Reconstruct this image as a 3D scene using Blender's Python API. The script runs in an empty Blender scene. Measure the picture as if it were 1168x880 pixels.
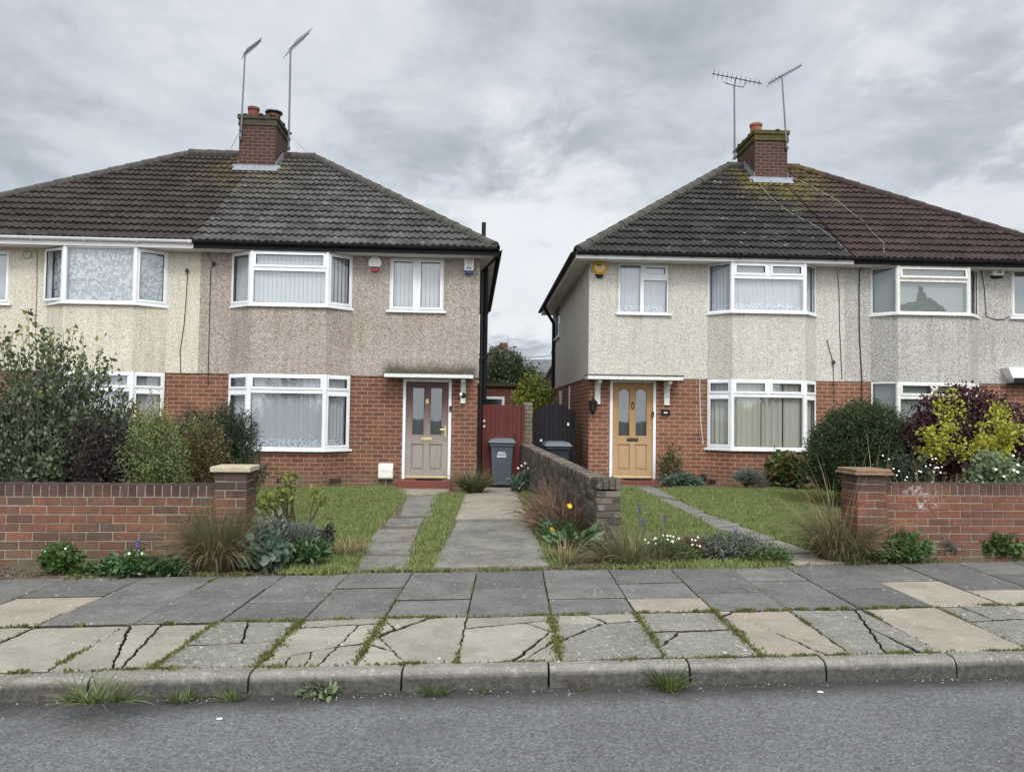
import bpy, bmesh, math, random
import numpy as np
from mathutils import Vector, Matrix
rng = np.random.default_rng(11)
random.seed(5)
SC = bpy.context.scene
COL = SC.collection
R = math.radians

# ------------------------------------------------------------------ camera model (real camera, 1.6 m above the pavement)
FPX, CX, CY, CAMH = 870.0, 584.0, 440.0, 1.6
PITCH, ROLL = R(2.1), R(0.8)
def ray(px, py):
    x = (px - CX) / FPX; z = -(py - CY) / FPX
    c, s = math.cos(ROLL), math.sin(ROLL)
    x, z = x * c - z * s, x * s + z * c
    cp, sp = math.cos(PITCH), math.sin(PITCH)
    return (x, cp - z * sp, sp + z * cp)
def gnd(px, py, z=0.0):
    """a point of the ground seen at that spot of the survey photo"""
    d = ray(px, py); t = (z - CAMH) / d[2]
    return (d[0] * t, d[1] * t)
def at(px, py, y):
    d = ray(px, py); t = y / d[1]
    return (d[0] * t, y, d[2] * t + CAMH)
class Frame:
    def __init__(s, px, py, depth, yaw):
        p = at(px, py, depth); s.ox, s.oy = p[0], p[1]; s.a = R(yaw)
        s.ca, s.sa = math.cos(s.a), math.sin(s.a)
    def uz(s, px, py, y=0.0):
        d = ray(px, py); n = (-s.sa, s.ca)
        t = (n[0] * s.ox + n[1] * s.oy + y) / (n[0] * d[0] + n[1] * d[1])
        return ((d[0] * t - s.ox) * s.ca + (d[1] * t - s.oy) * s.sa, d[2] * t + CAMH)
    def u(s, px, py, y=0.0): return s.uz(px, py, y)[0]
    def z(s, px, py, y=0.0): return s.uz(px, py, y)[1]
    def yz(s, px, py, u):
        d = ray(px, py); n = (s.ca, s.sa)
        t = (n[0] * s.ox + n[1] * s.oy + u) / (n[0] * d[0] + n[1] * d[1])
        return (-(d[0] * t - s.ox) * s.sa + (d[1] * t - s.oy) * s.ca, d[2] * t + CAMH)
    def w(s, u, y, z=0.0): return (s.ox + u * s.ca - y * s.sa, s.oy + u * s.sa + y * s.ca, z)
FL = Frame(225.5, 420, 16.1, 3.0)
FR = Frame(963, 420, 17.0, 2.2)
def sstep(a, b, x):
    t = min(1, max(0, (x - a) / (b - a))); return t * t * (3 - 2 * t)
def gz(x, y):
    return 0.12 * sstep(0.75, 1.5, x) * min(1, max(0, (y - 8.6) / 7.4))

# ------------------------------------------------------------------ tagging
def tag(o, label=None, cat=None, group=None, kind=None):
    if label: o['label'] = label
    if cat: o['category'] = cat
    if group: o['group'] = group
    if kind: o['kind'] = kind
    return o
def thing(name, label, cat, loc=(0, 0, 0), rz=0, group=None):
    o = bpy.data.objects.new(name, None); COL.objects.link(o)
    o.empty_display_size = 0.2
    o.location = loc; o.rotation_euler = (0, 0, rz)
    return tag(o, label, cat, group)
def copy_tree(o, parent=None):
    c = o.copy(); COL.objects.link(c)
    if parent: c.parent = parent
    for ch in list(o.children): copy_tree(ch, c)
    return c

# ------------------------------------------------------------------ mesh builder
class Pl:
    """a vertical plane in a thing's own frame: s along it, d outwards, z up"""
    def __init__(s, x, y, dx=1.0, dy=0.0):
        l = math.hypot(dx, dy); s.x, s.y, s.dx, s.dy = x, y, dx / l, dy / l
    def __call__(s, a, d, z): return (s.x + a * s.dx + d * s.dy, s.y + a * s.dy - d * s.dx, z)
FRONT = Pl(0, 0)
class MB:
    def __init__(s): s.v = []; s.f = []; s.m = []
    def add(s, vs, fs, mi=0):
        b = len(s.v); s.v.extend(vs)
        for f in fs: s.f.append([i + b for i in f]); s.m.append(mi)
    def quad(s, a, b, c, d, mi=0): s.add([a, b, c, d], [(0, 1, 2, 3)], mi)
    def box(s, x0, x1, y0, y1, z0, z1, mi=0, fn=None):
        vs = [(x, y, z) for z in (z0, z1) for y in (y0, y1) for x in (x0, x1)]
        if fn: vs = [fn(*p) for p in vs]
        s.add(vs, [(0, 2, 3, 1), (4, 5, 7, 6), (0, 1, 5, 4), (2, 6, 7, 3), (0, 4, 6, 2), (1, 3, 7, 5)], mi)
    def ring(s, fn, s0, s1, z0, z1, w, d0, d1, mi=0):
        o = [(s0, z0), (s1, z0), (s1, z1), (s0, z1)]
        i = [(s0 + w, z0 + w), (s1 - w, z0 + w), (s1 - w, z1 - w), (s0 + w, z1 - w)]
        vs = [fn(a, d, z) for d in (d0, d1) for (a, z) in o + i]
        fs = []
        for k in range(4):
            n = (k + 1) % 4
            fs += [(8 + k, 8 + n, 12 + n, 12 + k), (4 + k, 4 + n, n, k), (k, n, 8 + n, 8 + k), (12 + k, 12 + n, 4 + n, 4 + k)]
        s.add(vs, fs, mi)
    def prism(s, poly, c0, c1, axis='z', mi=0, fn=None):
        n = len(poly)
        if axis == 'z': vs = [(a, b, c) for c in (c0, c1) for a, b in poly]
        elif axis == 'y': vs = [(a, c, b) for c in (c0, c1) for a, b in poly]
        else: vs = [(c, a, b) for c in (c0, c1) for a, b in poly]
        if fn: vs = [fn(*p) for p in vs]
        fs = [tuple(range(n - 1, -1, -1)), tuple(range(n, 2 * n))]
        fs += [(k, (k + 1) % n, n + (k + 1) % n, n + k) for k in range(n)]
        s.add(vs, fs, mi)
    def tube(s, path, r, n=6, mi=0, caps=True):
        path = [Vector(p) for p in path]; rs = r if isinstance(r, (list, tuple)) else [r] * len(path)
        vs = []
        for k, p in enumerate(path):
            t = (path[min(k + 1, len(path) - 1)] - path[max(k - 1, 0)]).normalized()
            h = Vector((0, 0, 1)) if abs(t.z) < .9 else Vector((0, 1, 0))
            a = t.cross(h).normalized(); b = t.cross(a).normalized()
            for j in range(n):
                q = 2 * math.pi * j / n
                vs.append(tuple(p + (a * math.cos(q) + b * math.sin(q)) * rs[k]))
        fs = []
        for k in range(len(path) - 1):
            for j in range(n):
                fs.append((k * n + j, k * n + (j + 1) % n, (k + 1) * n + (j + 1) % n, (k + 1) * n + j))
        if caps: fs += [tuple(range(n)), tuple(range((len(path) - 1) * n, len(path) * n))]
        s.add(vs, fs, mi)
    def lathe(s, prof, c=(0, 0), n=16, mi=0):
        vs = [(c[0] + r * math.cos(2 * math.pi * j / n), c[1] + r * math.sin(2 * math.pi * j / n), z) for r, z in prof for j in range(n)]
        fs = [(k * n + j, k * n + (j + 1) % n, (k + 1) * n + (j + 1) % n, (k + 1) * n + j) for k in range(len(prof) - 1) for j in range(n)]
        fs += [tuple(range(n)), tuple(range((len(prof) - 1) * n, len(prof) * n))]
        s.add(vs, fs, mi)
    def panel(s, pl, s0, s1, z0, z1, holes=(), reveal=.10, mi=0, d=0.0):
        """a wall face with openings and their reveals"""
        holes = [(max(a, s0), min(b, s1), max(c, z0), min(e, z1)) for a, b, c, e in holes if b > s0 and a < s1 and c < z1 and e > z0]
        ss = sorted({s0, s1, *[h[0] for h in holes], *[h[1] for h in holes]}); zs = sorted({z0, z1, *[h[2] for h in holes], *[h[3] for h in holes]})
        for a, b in zip(ss, ss[1:]):
            for c, e in zip(zs, zs[1:]):
                m, n = (a + b) / 2, (c + e) / 2
                if any(h[0] < m < h[1] and h[2] < n < h[3] for h in holes): continue
                s.quad(pl(a, d, c), pl(b, d, c), pl(b, d, e), pl(a, d, e), mi)
        for a, b, c, e in holes:
            r = d - reveal
            s.quad(pl(a, d, c), pl(a, d, e), pl(a, r, e), pl(a, r, c), mi); s.quad(pl(b, d, e), pl(b, d, c), pl(b, r, c), pl(b, r, e), mi)
            s.quad(pl(a, d, c), pl(a, r, c), pl(b, r, c), pl(b, d, c), mi); s.quad(pl(a, r, e), pl(a, d, e), pl(b, d, e), pl(b, r, e), mi)
    def build(s, name, mats, parent=None, bevel=0, smooth=False, uv=True, recalc=True):
        me = bpy.data.meshes.new(name); me.from_pydata(s.v, [], s.f)
        if not isinstance(mats, (list, tuple)): mats = [mats]
        for m in mats: me.materials.append(m)
        if len(mats) > 1: me.polygons.foreach_set('material_index', s.m)
        bm = bmesh.new(); bm.from_mesh(me)
        if recalc: bmesh.ops.recalc_face_normals(bm, faces=bm.faces)
        if uv: uvmap(bm)
        if smooth:
            for f in bm.faces: f.smooth = True
        bm.to_mesh(me); bm.free()
        return link(name, me, parent, bevel)
def link(name, me, parent=None, bevel=0):
    o = bpy.data.objects.new(name, me); COL.objects.link(o)
    if parent: o.parent = parent
    if bevel:
        b = o.modifiers.new('bevel', 'BEVEL'); b.width = bevel; b.segments = 2; b.limit_method = 'ANGLE'; b.angle_limit = R(40)
    return o
def uvmap(bm):
    lay = bm.loops.layers.uv.new('UVMap')
    for f in bm.faces:
        n = f.normal
        if abs(n.z) > .75:
            for l in f.loops: l[lay].uv = (l.vert.co.x, l.vert.co.y)
        else:
            tx, ty = -n.y, n.x; q = math.hypot(tx, ty) or 1; tx /= q; ty /= q
            for l in f.loops: l[lay].uv = (l.vert.co.x * tx + l.vert.co.y * ty, l.vert.co.z)
def raw(name, V, Fq, mat, parent=None, smooth=False, k=4, mi=None):
    """big mesh from arrays: V (n,3), Fq (m,k)"""
    me = bpy.data.meshes.new(name); V = np.ascontiguousarray(V, dtype=np.float32); Fq = np.ascontiguousarray(Fq, dtype=np.int32)
    me.vertices.add(len(V)); me.vertices.foreach_set('co', V.ravel())
    me.loops.add(Fq.size); me.loops.foreach_set('vertex_index', Fq.ravel())
    me.polygons.add(len(Fq)); me.polygons.foreach_set('loop_start', np.arange(len(Fq), dtype=np.int32) * k)
    try: me.polygons.foreach_set('loop_total', np.full(len(Fq), k, dtype=np.int32))
    except Exception: pass
    for m in (mat if isinstance(mat, (list, tuple)) else [mat]): me.materials.append(m)
    if mi is not None: me.polygons.foreach_set('material_index', np.asarray(mi, dtype=np.int32))
    if smooth: me.polygons.foreach_set('use_smooth', np.ones(len(Fq), dtype=bool))
    me.update(calc_edges=True); me.validate()
    return link(name, me, parent)

# ------------------------------------------------------------------ materials
class NT:
    def __init__(s, name):
        s.mat = bpy.data.materials.new(name); s.mat.use_nodes = True
        s.t = s.mat.node_tree; s.b = s.t.nodes['Principled BSDF']; s.o = s.t.nodes['Material Output']
        s.b.inputs['Specular IOR Level'].default_value = .25
    def n(s, kind, **kw):
        nd = s.t.nodes.new(kind)
        for k, v in kw.items(): setattr(nd, k, v)
        return nd
    def set(s, sock, v):
        if hasattr(v, 'is_linked') or isinstance(v, bpy.types.NodeSocket): s.t.links.new(v, sock)
        elif isinstance(v, (tuple, list)): sock.default_value = (*v, 1) if len(v) == 3 and sock.type == 'RGBA' else v
        else: sock.default_value = v
    def coord(s, what='Object', scale=None):
        o = s.n('ShaderNodeTexCoord').outputs[what]
        if scale is None: return o
        m = s.n('ShaderNodeMapping'); s.t.links.new(o, m.inputs[0]); m.inputs['Scale'].default_value = scale if isinstance(scale, tuple) else (scale,) * 3
        return m.outputs[0]
    def noise(s, vec, scale, detail=4, rough=.6, what='Fac', dist=0):
        nd = s.n('ShaderNodeTexNoise'); s.set(nd.inputs['Vector'], vec)
        nd.inputs['Scale'].default_value = scale; nd.inputs['Detail'].default_value = detail; nd.inputs['Roughness'].default_value = rough; nd.inputs['Distortion'].default_value = dist
        return nd.outputs[what]
    def voro(s, vec, scale, feature='F1', what='Distance', rand=1):
        nd = s.n('ShaderNodeTexVoronoi', feature=feature); s.set(nd.inputs['Vector'], vec); nd.inputs['Scale'].default_value = scale; nd.inputs['Randomness'].default_value = rand
        return nd.outputs[what]
    def ramp(s, fac, *stops, interp='LINEAR'):
        nd = s.n('ShaderNodeValToRGB'); s.set(nd.inputs[0], fac); cr = nd.color_ramp; cr.interpolation = interp
        while len(cr.elements) < len(stops): cr.elements.new(.5)
        for e, (p, c) in zip(cr.elements, stops):
            e.position = p; e.color = (c, c, c, 1) if isinstance(c, (int, float)) else (*c, 1)
        return nd.outputs[0]
    def mix(s, fac, a, b, mode='MIX'):
        nd = s.n('ShaderNodeMix', data_type='RGBA', blend_type=mode)
        s.set(nd.inputs[0], fac); s.set(nd.inputs[6], a); s.set(nd.inputs[7], b)
        return nd.outputs[2]
    def math(s, op, a, b=0.0, c=None):
        nd = s.n('ShaderNodeMath', operation=op); s.set(nd.inputs[0], a); s.set(nd.inputs[1], b)
        if c is not None: s.set(nd.inputs[2], c)
        return nd.outputs[0]
    def sep(s, v):
        nd = s.n('ShaderNodeSeparateXYZ'); s.set(nd.inputs[0], v); return nd.outputs
    def island(s): return s.n('ShaderNodeNewGeometry').outputs['Random Per Island']
    def bump(s, h, strength=.5, dist=.01):
        nd = s.n('ShaderNodeBump'); s.set(nd.inputs['Height'], h); nd.inputs['Strength'].default_value = strength; nd.inputs['Distance'].default_value = dist
        s.t.links.new(nd.outputs[0], s.b.inputs['Normal'])
    def col(s, c): s.set(s.b.inputs['Base Color'], c)
    def rough(s, r): s.set(s.b.inputs['Roughness'], r)
    def spec(s, r): s.b.inputs['Specular IOR Level'].default_value = r

def plain(name, c, rough=.5, var=.12, scale=6, spec=.4, metal=0, bump=0):
    m = NT(name); co = m.coord('Object')
    n = m.noise(co, scale, 5, .65)
    m.col(m.mix(m.ramp(n, (.3, 0.0), (.7, 1.0)), tuple(x * (1 - var) for x in c), tuple(min(1, x * (1 + var * .6)) for x in c)))
    m.rough(m.ramp(n, (.2, max(.05, rough - .1)), (.8, min(1, rough + .1)))); m.spec(spec); m.b.inputs['Metallic'].default_value = metal
    if bump: m.bump(m.noise(co, scale * 12, 3), bump, .004)
    return m.mat
def pebbledash(name, base, dark, light, stain, amount=.5, algae=None):
    m = NT(name); co = m.coord('Object')
    cell = m.sep(m.voro(co, 52, what='Color'))[0]
    g = m.noise(co, 34, 3, .75)
    c = m.mix(m.ramp(cell, (.1, 0.0), (.9, 1.0)), dark, light)
    c = m.mix(m.ramp(g, (.38, 0.0), (.62, 1.0)), c, base)
    c = m.mix(m.ramp(m.noise(co, 55, 2, .5), (.60, 0.0), (.72, .75)), c, tuple(x * .42 for x in dark))
    big = m.noise(co, .8, 5, .65)
    c = m.mix(m.math('MULTIPLY', m.ramp(big, (.42, 0.0), (.72, 1.0)), amount), c, stain, 'MULTIPLY')
    st = m.noise(m.coord('Object', (5, 5, .45)), 1.6, 4, .6)
    c = m.mix(m.math('MULTIPLY', m.ramp(st, (.46, 0.0), (.70, 1.0)), amount * 1.1), c, stain, 'MULTIPLY')
    c = m.mix(m.math('MULTIPLY', m.ramp(m.noise(m.coord('Object', (9, 9, .35)), 1.1, 4, .65), (.56, 0.0), (.72, 1.0)), amount * .7), c, (.62, .64, .58), 'MULTIPLY')
    if algae:     # dark growth splashed up from the canopy
        x, y, z = m.sep(co)[:3]; u0, u1, za = algae; e = m.math('MULTIPLY', m.math('SUBTRACT', m.noise(co, 3.2, 5, .7), .5), .30)
        f = m.n('ShaderNodeMapRange'); m.set(f.inputs[0], m.math('ADD', z, e)); f.inputs[1].default_value = za + .03; f.inputs[2].default_value = za + .26; f.inputs[3].default_value = 1; f.inputs[4].default_value = 0
        cx = m.math('ABSOLUTE', m.math('SUBTRACT', x, (u0 + u1) / 2)); g2 = m.n('ShaderNodeMapRange'); m.set(g2.inputs[0], m.math('ADD', cx, e)); g2.inputs[1].default_value = (u1 - u0) / 2 - .05; g2.inputs[2].default_value = (u1 - u0) / 2 + .12; g2.inputs[3].default_value = .88; g2.inputs[4].default_value = 0
        c = m.mix(m.math('MULTIPLY', f.outputs[0], g2.outputs[0]), c, (.050, .048, .038))
    m.col(c); m.rough(.93); m.spec(.12)
    m.bump(m.math('ADD', m.voro(co, 38), g), .9, .012)
    return m.mat
def housebrick(name, c1, c2, mortar, tone=(.8, .75, .72)):
    m = NT(name); uv = m.coord('UV')
    b = m.n('ShaderNodeTexBrick'); m.set(b.inputs['Vector'], uv)
    b.offset = .5
    for k, v in (('Color1', c1), ('Color2', c2), ('Mortar', mortar)): m.set(b.inputs[k], v)
    b.inputs['Scale'].default_value = 1; b.inputs['Mortar Size'].default_value = .0085; b.inputs['Mortar Smooth'].default_value = .15
    b.inputs['Brick Width'].default_value = .246; b.inputs['Row Height'].default_value = .0888; b.inputs['Bias'].default_value = -.1
    co = m.coord('Object')
    c = m.mix(m.ramp(m.noise(co, 9, 5, .7), (.3, 0.0), (.75, .8)), b.outputs['Color'], tone, 'MULTIPLY')
    c = m.mix(m.math('MULTIPLY', m.ramp(m.noise(co, 1.1, 5, .6), (.45, 0.0), (.75, 1.0)), .55), c, (.62, .6, .58), 'MULTIPLY')
    c = m.mix(m.ramp(m.noise(co, 40, 3, .6), (.55, 0.0), (.8, .45)), c, (.34, .26, .22))
    z = m.sep(co)[2]
    foot = m.math('MULTIPLY', m.ramp(z, (.16, 1.0), (.42, 0.0)), m.ramp(m.noise(co, 3, 4, .6), (.3, .2), (.7, 1.0)))
    c = m.mix(m.math('MULTIPLY', foot, .6), c, (.13, .12, .085))
    m.col(c); m.rough(.9); m.spec(.15)
    m.bump(m.math('ADD', m.math('MULTIPLY', b.outputs['Fac'], -1.0), m.math('MULTIPLY', m.noise(co, 45, 3), .4)), .8, .012)
    return m.mat
def loosebrick(name, stops, grime, amount=.5, moss=None, soot=None, lichen=None, efflo=None):
    m = NT(name); co = m.coord('Object')
    c = m.ramp(m.island(), *stops)
    c = m.mix(m.ramp(m.noise(co, 14, 5, .7), (.35, 0.0), (.7, .8)), c, (.62, .58, .56), 'MULTIPLY')
    c = m.mix(m.math('MULTIPLY', m.ramp(m.noise(co, 2.2, 5, .65), (.42, 0.0), (.66, 1.0)), amount), c, grime)
    c = m.mix(m.ramp(m.noise(co, 30, 3, .6), (.62, 0.0), (.74, .5)), c, (.36, .33, .30))
    if moss:
        z = m.sep(co)[2]
        f = m.math('MULTIPLY', m.ramp(z, (.0, .9), (.22, 0.0)), m.ramp(m.noise(co, 6, 4), (.35, .1), (.6, 1.0)))
        c = m.mix(f, c, moss)
    if soot:
        z = m.sep(co)[2]; f = m.n('ShaderNodeMapRange'); m.set(f.inputs[0], m.math('ADD', z, m.math('MULTIPLY', m.math('SUBTRACT', m.noise(co, 2.6, 5, .7), .5), .5))); f.inputs[1].default_value = soot; f.inputs[2].default_value = soot + .16; f.inputs[4].default_value = .85
        c = m.mix(f.outputs[0], c, m.mix(m.island(), (.040, .032, .030), (.085, .062, .052)))
    if lichen:
        c = m.mix(m.ramp(m.noise(co, 7, 6, .75), (.55, 0.0), (.68, .8)), c, lichen[0]); c = m.mix(m.ramp(m.noise(co, 16, 5, .75), (.60, 0.0), (.68, .75)), c, lichen[1])
    if efflo:      # white salts bleeding from the joints
        x, y, z = m.sep(co)[:3]; cx_, cz_, rx_, rz_ = efflo
        d = m.math('ADD', m.math('POWER', m.math('DIVIDE', m.math('SUBTRACT', x, cx_), rx_), 2.0), m.math('POWER', m.math('DIVIDE', m.math('SUBTRACT', z, cz_), rz_), 2.0))
        c = m.mix(m.math('MULTIPLY', m.ramp(d, (.3, 1.0), (1.0, 0.0)), m.ramp(m.noise(co, 13, 6, .75), (.50, 0.0), (.62, .9))), c, (.46, .44, .42))
    m.col(c); m.rough(.92); m.spec(.15)
    m.bump(m.noise(co, 55, 5, .7), .7, .008)
    return m.mat
def rooftile(name, c1, c2, lich=None, white=0.0, lcx=0.0, lk=1.0):
    m = NT(name); co = m.coord('Object')
    cell = m.sep(m.voro(m.coord('Object', (3.3, 2.9, 3.4)), 1.0, what='Color'))[0]
    c = m.mix(cell, c1, c2)
    c = m.mix(m.ramp(m.noise(co, 1.3, 6, .7), (.4, 0.0), (.7, .8)), c, tuple(x * .5 for x in c1))
    c = m.mix(m.ramp(m.noise(co, 22, 4, .7), (.54, 0.0), (.74, .45)), c, tuple(min(1, x * 1.9) for x in c2))
    if white:
        c = m.mix(m.math('MULTIPLY', m.ramp(m.noise(co, 3.2, 6, .75), (.60, 0.0), (.70, 1.0)), white), c, (.42, .42, .40))
    if lich:
        x, y, z = m.sep(co)[:3]
        dx = m.math('ABSOLUTE', m.math('SUBTRACT', x, lcx))
        near = m.math('MULTIPLY', m.ramp(m.math('MULTIPLY', dx, .1), (.06, 1.0), (.16, 0.0)), m.ramp(m.math('MULTIPLY', z, .1), (.66, 0.0), (.78, 1.0)))
        near = m.math('MULTIPLY', near, m.ramp(m.noise(co, 3.2, 6, .75), (.42, 0.0), (.60, 1.0)))
        c = m.mix(m.math('MULTIPLY', near, lk), c, lich)
    m.col(c); m.rough(.85); m.spec(.2)
    m.bump(m.noise(co, 40, 4, .7), .5, .006)
    return m.mat
def leafmat(name, stops, rough=.55, trans=.25, spec=.3, big=0.0):
    m = NT(name); co = m.coord('Object')
    r = m.island()
    c = m.ramp(r, *stops)
    c = m.mix(m.ramp(m.noise(co, 5, 3, .6), (.35, .55), (.65, 0.0)), c, (.5, .52, .45), 'MULTIPLY')
    m.col(c); m.rough(rough); m.spec(spec)
    tr = m.n('ShaderNodeBsdfTranslucent'); m.set(tr.inputs[0], c)
    mx = m.n('ShaderNodeMixShader'); mx.inputs[0].default_value = trans
    m.t.links.new(m.b.outputs[0], mx.inputs[1]); m.t.links.new(tr.outputs[0], mx.inputs[2]); m.t.links.new(mx.outputs[0], m.o.inputs[0])
    return m.mat
def glassmat(name, tint=(.9, .93, .95), refl=1.0):
    m = NT(name)
    g = m.n('ShaderNodeBsdfGlossy'); g.inputs['Roughness'].default_value = .015; g.inputs['Color'].default_value = (.95, .97, 1, 1)
    t = m.n('ShaderNodeBsdfTransparent'); m.set(t.inputs[0], tint)
    ge = m.n('ShaderNodeNewGeometry'); dt = m.n('ShaderNodeVectorMath', operation='DOT_PRODUCT'); m.set(dt.inputs[0], ge.outputs['Incoming']); m.set(dt.inputs[1], ge.outputs['Normal'])
    k = m.math('POWER', m.math('SUBTRACT', 1.0, m.math('ABSOLUTE', dt.outputs['Value'])), 5.0)   # double glazing, the same from both sides
    mx = m.n('ShaderNodeMixShader'); m.set(mx.inputs[0], m.math('MULTIPLY_ADD', k, 1 - .12 * refl, .12 * refl))
    m.t.links.new(t.outputs[0], mx.inputs[1]); m.t.links.new(g.outputs[0], mx.inputs[2]); m.t.links.new(mx.outputs[0], m.o.inputs[0])
    # slightly uneven old glass
    b = m.n('ShaderNodeBump'); m.set(b.inputs['Height'], m.noise(m.coord('Object'), 1.6, 2)); b.inputs['Strength'].default_value = .03; b.inputs['Distance'].default_value = .03
    m.t.links.new(b.outputs[0], g.inputs['Normal'])
    return m.mat
# ------------------------------------------------------------------ shared materials
M = {}
M['cream'] = pebbledash('cream_pebbledash', (.60, .56, .46), (.36, .33, .26), (.74, .71, .62), (.72, .70, .62), .45)
M['brown'] = pebbledash('brown_pebbledash', (.385, .325, .278), (.15, .12, .10), (.56, .515, .465), (.70, .71, .65), .55, (FL.u(438, 428), FL.u(541, 430), FL.z(490, 425)))
M['pale'] = pebbledash('pale_grey_pebbledash', (.54, .51, .445), (.30, .285, .25), (.72, .70, .65), (.75, .72, .66), .38)
M['grey'] = pebbledash('grey_pebbledash', (.43, .415, .38), (.20, .19, .175), (.64, .62, .59), (.72, .72, .70), .6)
M['brickL'] = housebrick('red_brick_dark', (.195, .086, .056), (.115, .053, .037), (.34, .235, .165))
M['brickR'] = housebrick('red_brick_orange', (.24, .102, .062), (.145, .064, .042), (.39, .28, .20))
M['brickC'] = housebrick('chimney_brick', (.078, .038, .030), (.046, .028, .025), (.165, .13, .105))
M['upvc'] = plain('white_upvc', (.70, .71, .72), .35, .08, 3, .5)
M['oldwhite'] = plain('worn_white_paint', (.66, .65, .61), .55, .22, 16, .35)
M['flaky'] = plain('flaking_white_paint', (.68, .68, .65), .6, .3, 22, .3)
M['black'] = plain('black_plastic', (.009, .009, .011), .6, .25, 5, .2)
M['rubber'] = plain('black_rubber', (.02, .02, .022), .7, .2, 8, .3)
M['soffit'] = plain('white_soffit', (.72, .72, .71), .5, .06, 3, .4)
M['ridge'] = plain('grey_ridge_tile', (.078, .073, .066), .9, .4, 9, .1, 0, .7)
M['lead'] = plain('lead_flashing', (.22, .24, .27), .5, .25, 12, .5)
M['terra'] = plain('terracotta', (.25, .10, .062), .8, .25, 14, .2)
M['darkterra'] = plain('dark_red_clay', (.16, .05, .038), .75, .25, 14, .2)
M['mortar'] = plain('grey_mortar', (.25, .235, .2), .95, .25, 20, .1, 0, .5)
M['mosscap'] = plain('mossy_concrete', (.085, .072, .030), .95, .45, 9, .1, 0, .9)
M['stonecap'] = plain('weathered_cap', (.065, .058, .042), .95, .4, 9, .1, 0, .8)
M['metal'] = plain('grey_galvanised_metal', (.30, .30, .31), .5, .2, 3, .4, .2); M['mast'] = plain('weathered_mast', (.16, .15, .165), .6, .1, 2, .3)
M['darkmetal'] = plain('dark_metal', (.06, .05, .055), .5, .25, 14, .5, .3)
M['brass'] = plain('brass', (.50, .41, .22), .38, .2, 14, .5, .9)
M['bronze'] = plain('antique_bronze', (.05, .042, .035), .45, .2, 14, .5, .6)
M['cable'] = plain('black_cable', (.03, .03, .03), .7, .2, 20, .3)
M['whitecable'] = plain('white_cable', (.55, .54, .52), .7, .2, 20, .3)
M['felt'] = plain('grey_roofing_felt', (.085, .088, .075), .95, .4, 9, .1, 0, .8)
M['glass'] = glassmat('window_glass')
M['dimglass'] = glassmat('door_glass', (.45, .50, .52))
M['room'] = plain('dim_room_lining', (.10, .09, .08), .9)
M['redstep'] = plain('red_painted_step', (.155, .046, .036), .6, .35, 18, .3)
M['mat'] = plain('coir_mat', (.012, .011, .012), .95, .3, 60, .05, 0, .8)
M['roofL1'] = rooftile('dark_brown_tiles', (.033, .026, .024), (.056, .045, .042), (.13, .10, .03), .12, 0.0, .7)
M['roofL2'] = rooftile('weathered_grey_tiles', (.050, .048, .045), (.102, .098, .092), (.13, .10, .03), .5, 0.0, .6)
M['roofR1'] = rooftile('mossy_dark_tiles', (.024, .022, .021), (.050, .045, .041), (.19, .155, .03), .55)
M['roofR2'] = rooftile('red_brown_tiles', (.040, .026, .025), (.060, .039, .037), (.15, .12, .04), .12)
def woodmat(name, lo, hi, zt0, zt1):
    m = NT(name); co = m.coord('Object')
    g = m.noise(m.coord('Object', (30, 30, 1.6)), 1.4, 6, .65)
    c = m.mix(m.ramp(g, (.3, 0.0), (.7, 1.0)), lo[0], lo[1])
    d = m.mix(m.ramp(g, (.3, 0.0), (.7, 1.0)), hi[0], hi[1])
    z = m.math('ADD', m.sep(co)[2], m.math('MULTIPLY', m.noise(co, 4, 4), .35))
    f = m.n('ShaderNodeMapRange'); m.set(f.inputs[0], z); f.inputs[1].default_value = zt0; f.inputs[2].default_value = zt1
    m.col(m.mix(f.outputs[0], c, d)); m.rough(.55); m.spec(.35); m.bump(g, .25, .003)
    return m.mat
M['fadedwood'] = woodmat('faded_mahogany', ((.225, .195, .17), (.31, .275, .24)), ((.07, .028, .03), (.13, .07, .068)), 1.0, 2.0)
M['oak'] = woodmat('oiled_oak', ((.33, .215, .11), (.43, .295, .165)), ((.28, .16, .065), (.37, .225, .095)), .9, 1.7)
def curtainmat(name, c, trans=.3, lace=0.0):
    m = NT(name); m.col(c); m.rough(.95); m.spec(.05)
    tr = m.n('ShaderNodeBsdfTranslucent'); m.set(tr.inputs[0], c)
    mx = m.n('ShaderNodeMixShader'); mx.inputs[0].default_value = trans
    m.t.links.new(m.b.outputs[0], mx.inputs[1]); m.t.links.new(tr.outputs[0], mx.inputs[2]); out = mx.outputs[0]
    if lace:
        co = m.coord('Object')
        if lace < .5:
            v = m.ramp(m.noise(co, 11, 3, .6, dist=1.2), (.46, 0.0), (.54, 1.0))
        else:
            v = m.ramp(m.voro(co, 26), (.28, 1.0), (.42, 0.0))
        t = m.n('ShaderNodeBsdfTransparent')
        m2 = m.n('ShaderNodeMixShader'); m.set(m2.inputs[0], m.math('MULTIPLY', v, .75))
        m.t.links.new(out, m2.inputs[1]); m.t.links.new(t.outputs[0], m2.inputs[2]); out = m2.outputs[0]
    m.t.links.new(out, m.o.inputs[0]); return m.mat
M['net'] = curtainmat('white_net', (.50, .51, .52), .2); M['blind'] = curtainmat('pale_grey_blind', (.50, .51, .51), .15)
M['lace'] = curtainmat('floral_lace', (.60, .62, .62), .3, .4); M['laceedge'] = curtainmat('lace_border', (.72, .74, .77), .3, .8)
M['drape'] = curtainmat('cream_drape', (.50, .485, .395), .15); M['venetian'] = curtainmat('pale_green_venetian', (.25, .28, .25), .12)
M['laceback'] = curtainmat('grey_net_lining', (.40, .43, .43), .2); M['doornet'] = curtainmat('grey_door_net', (.30, .32, .32), .2)

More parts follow.
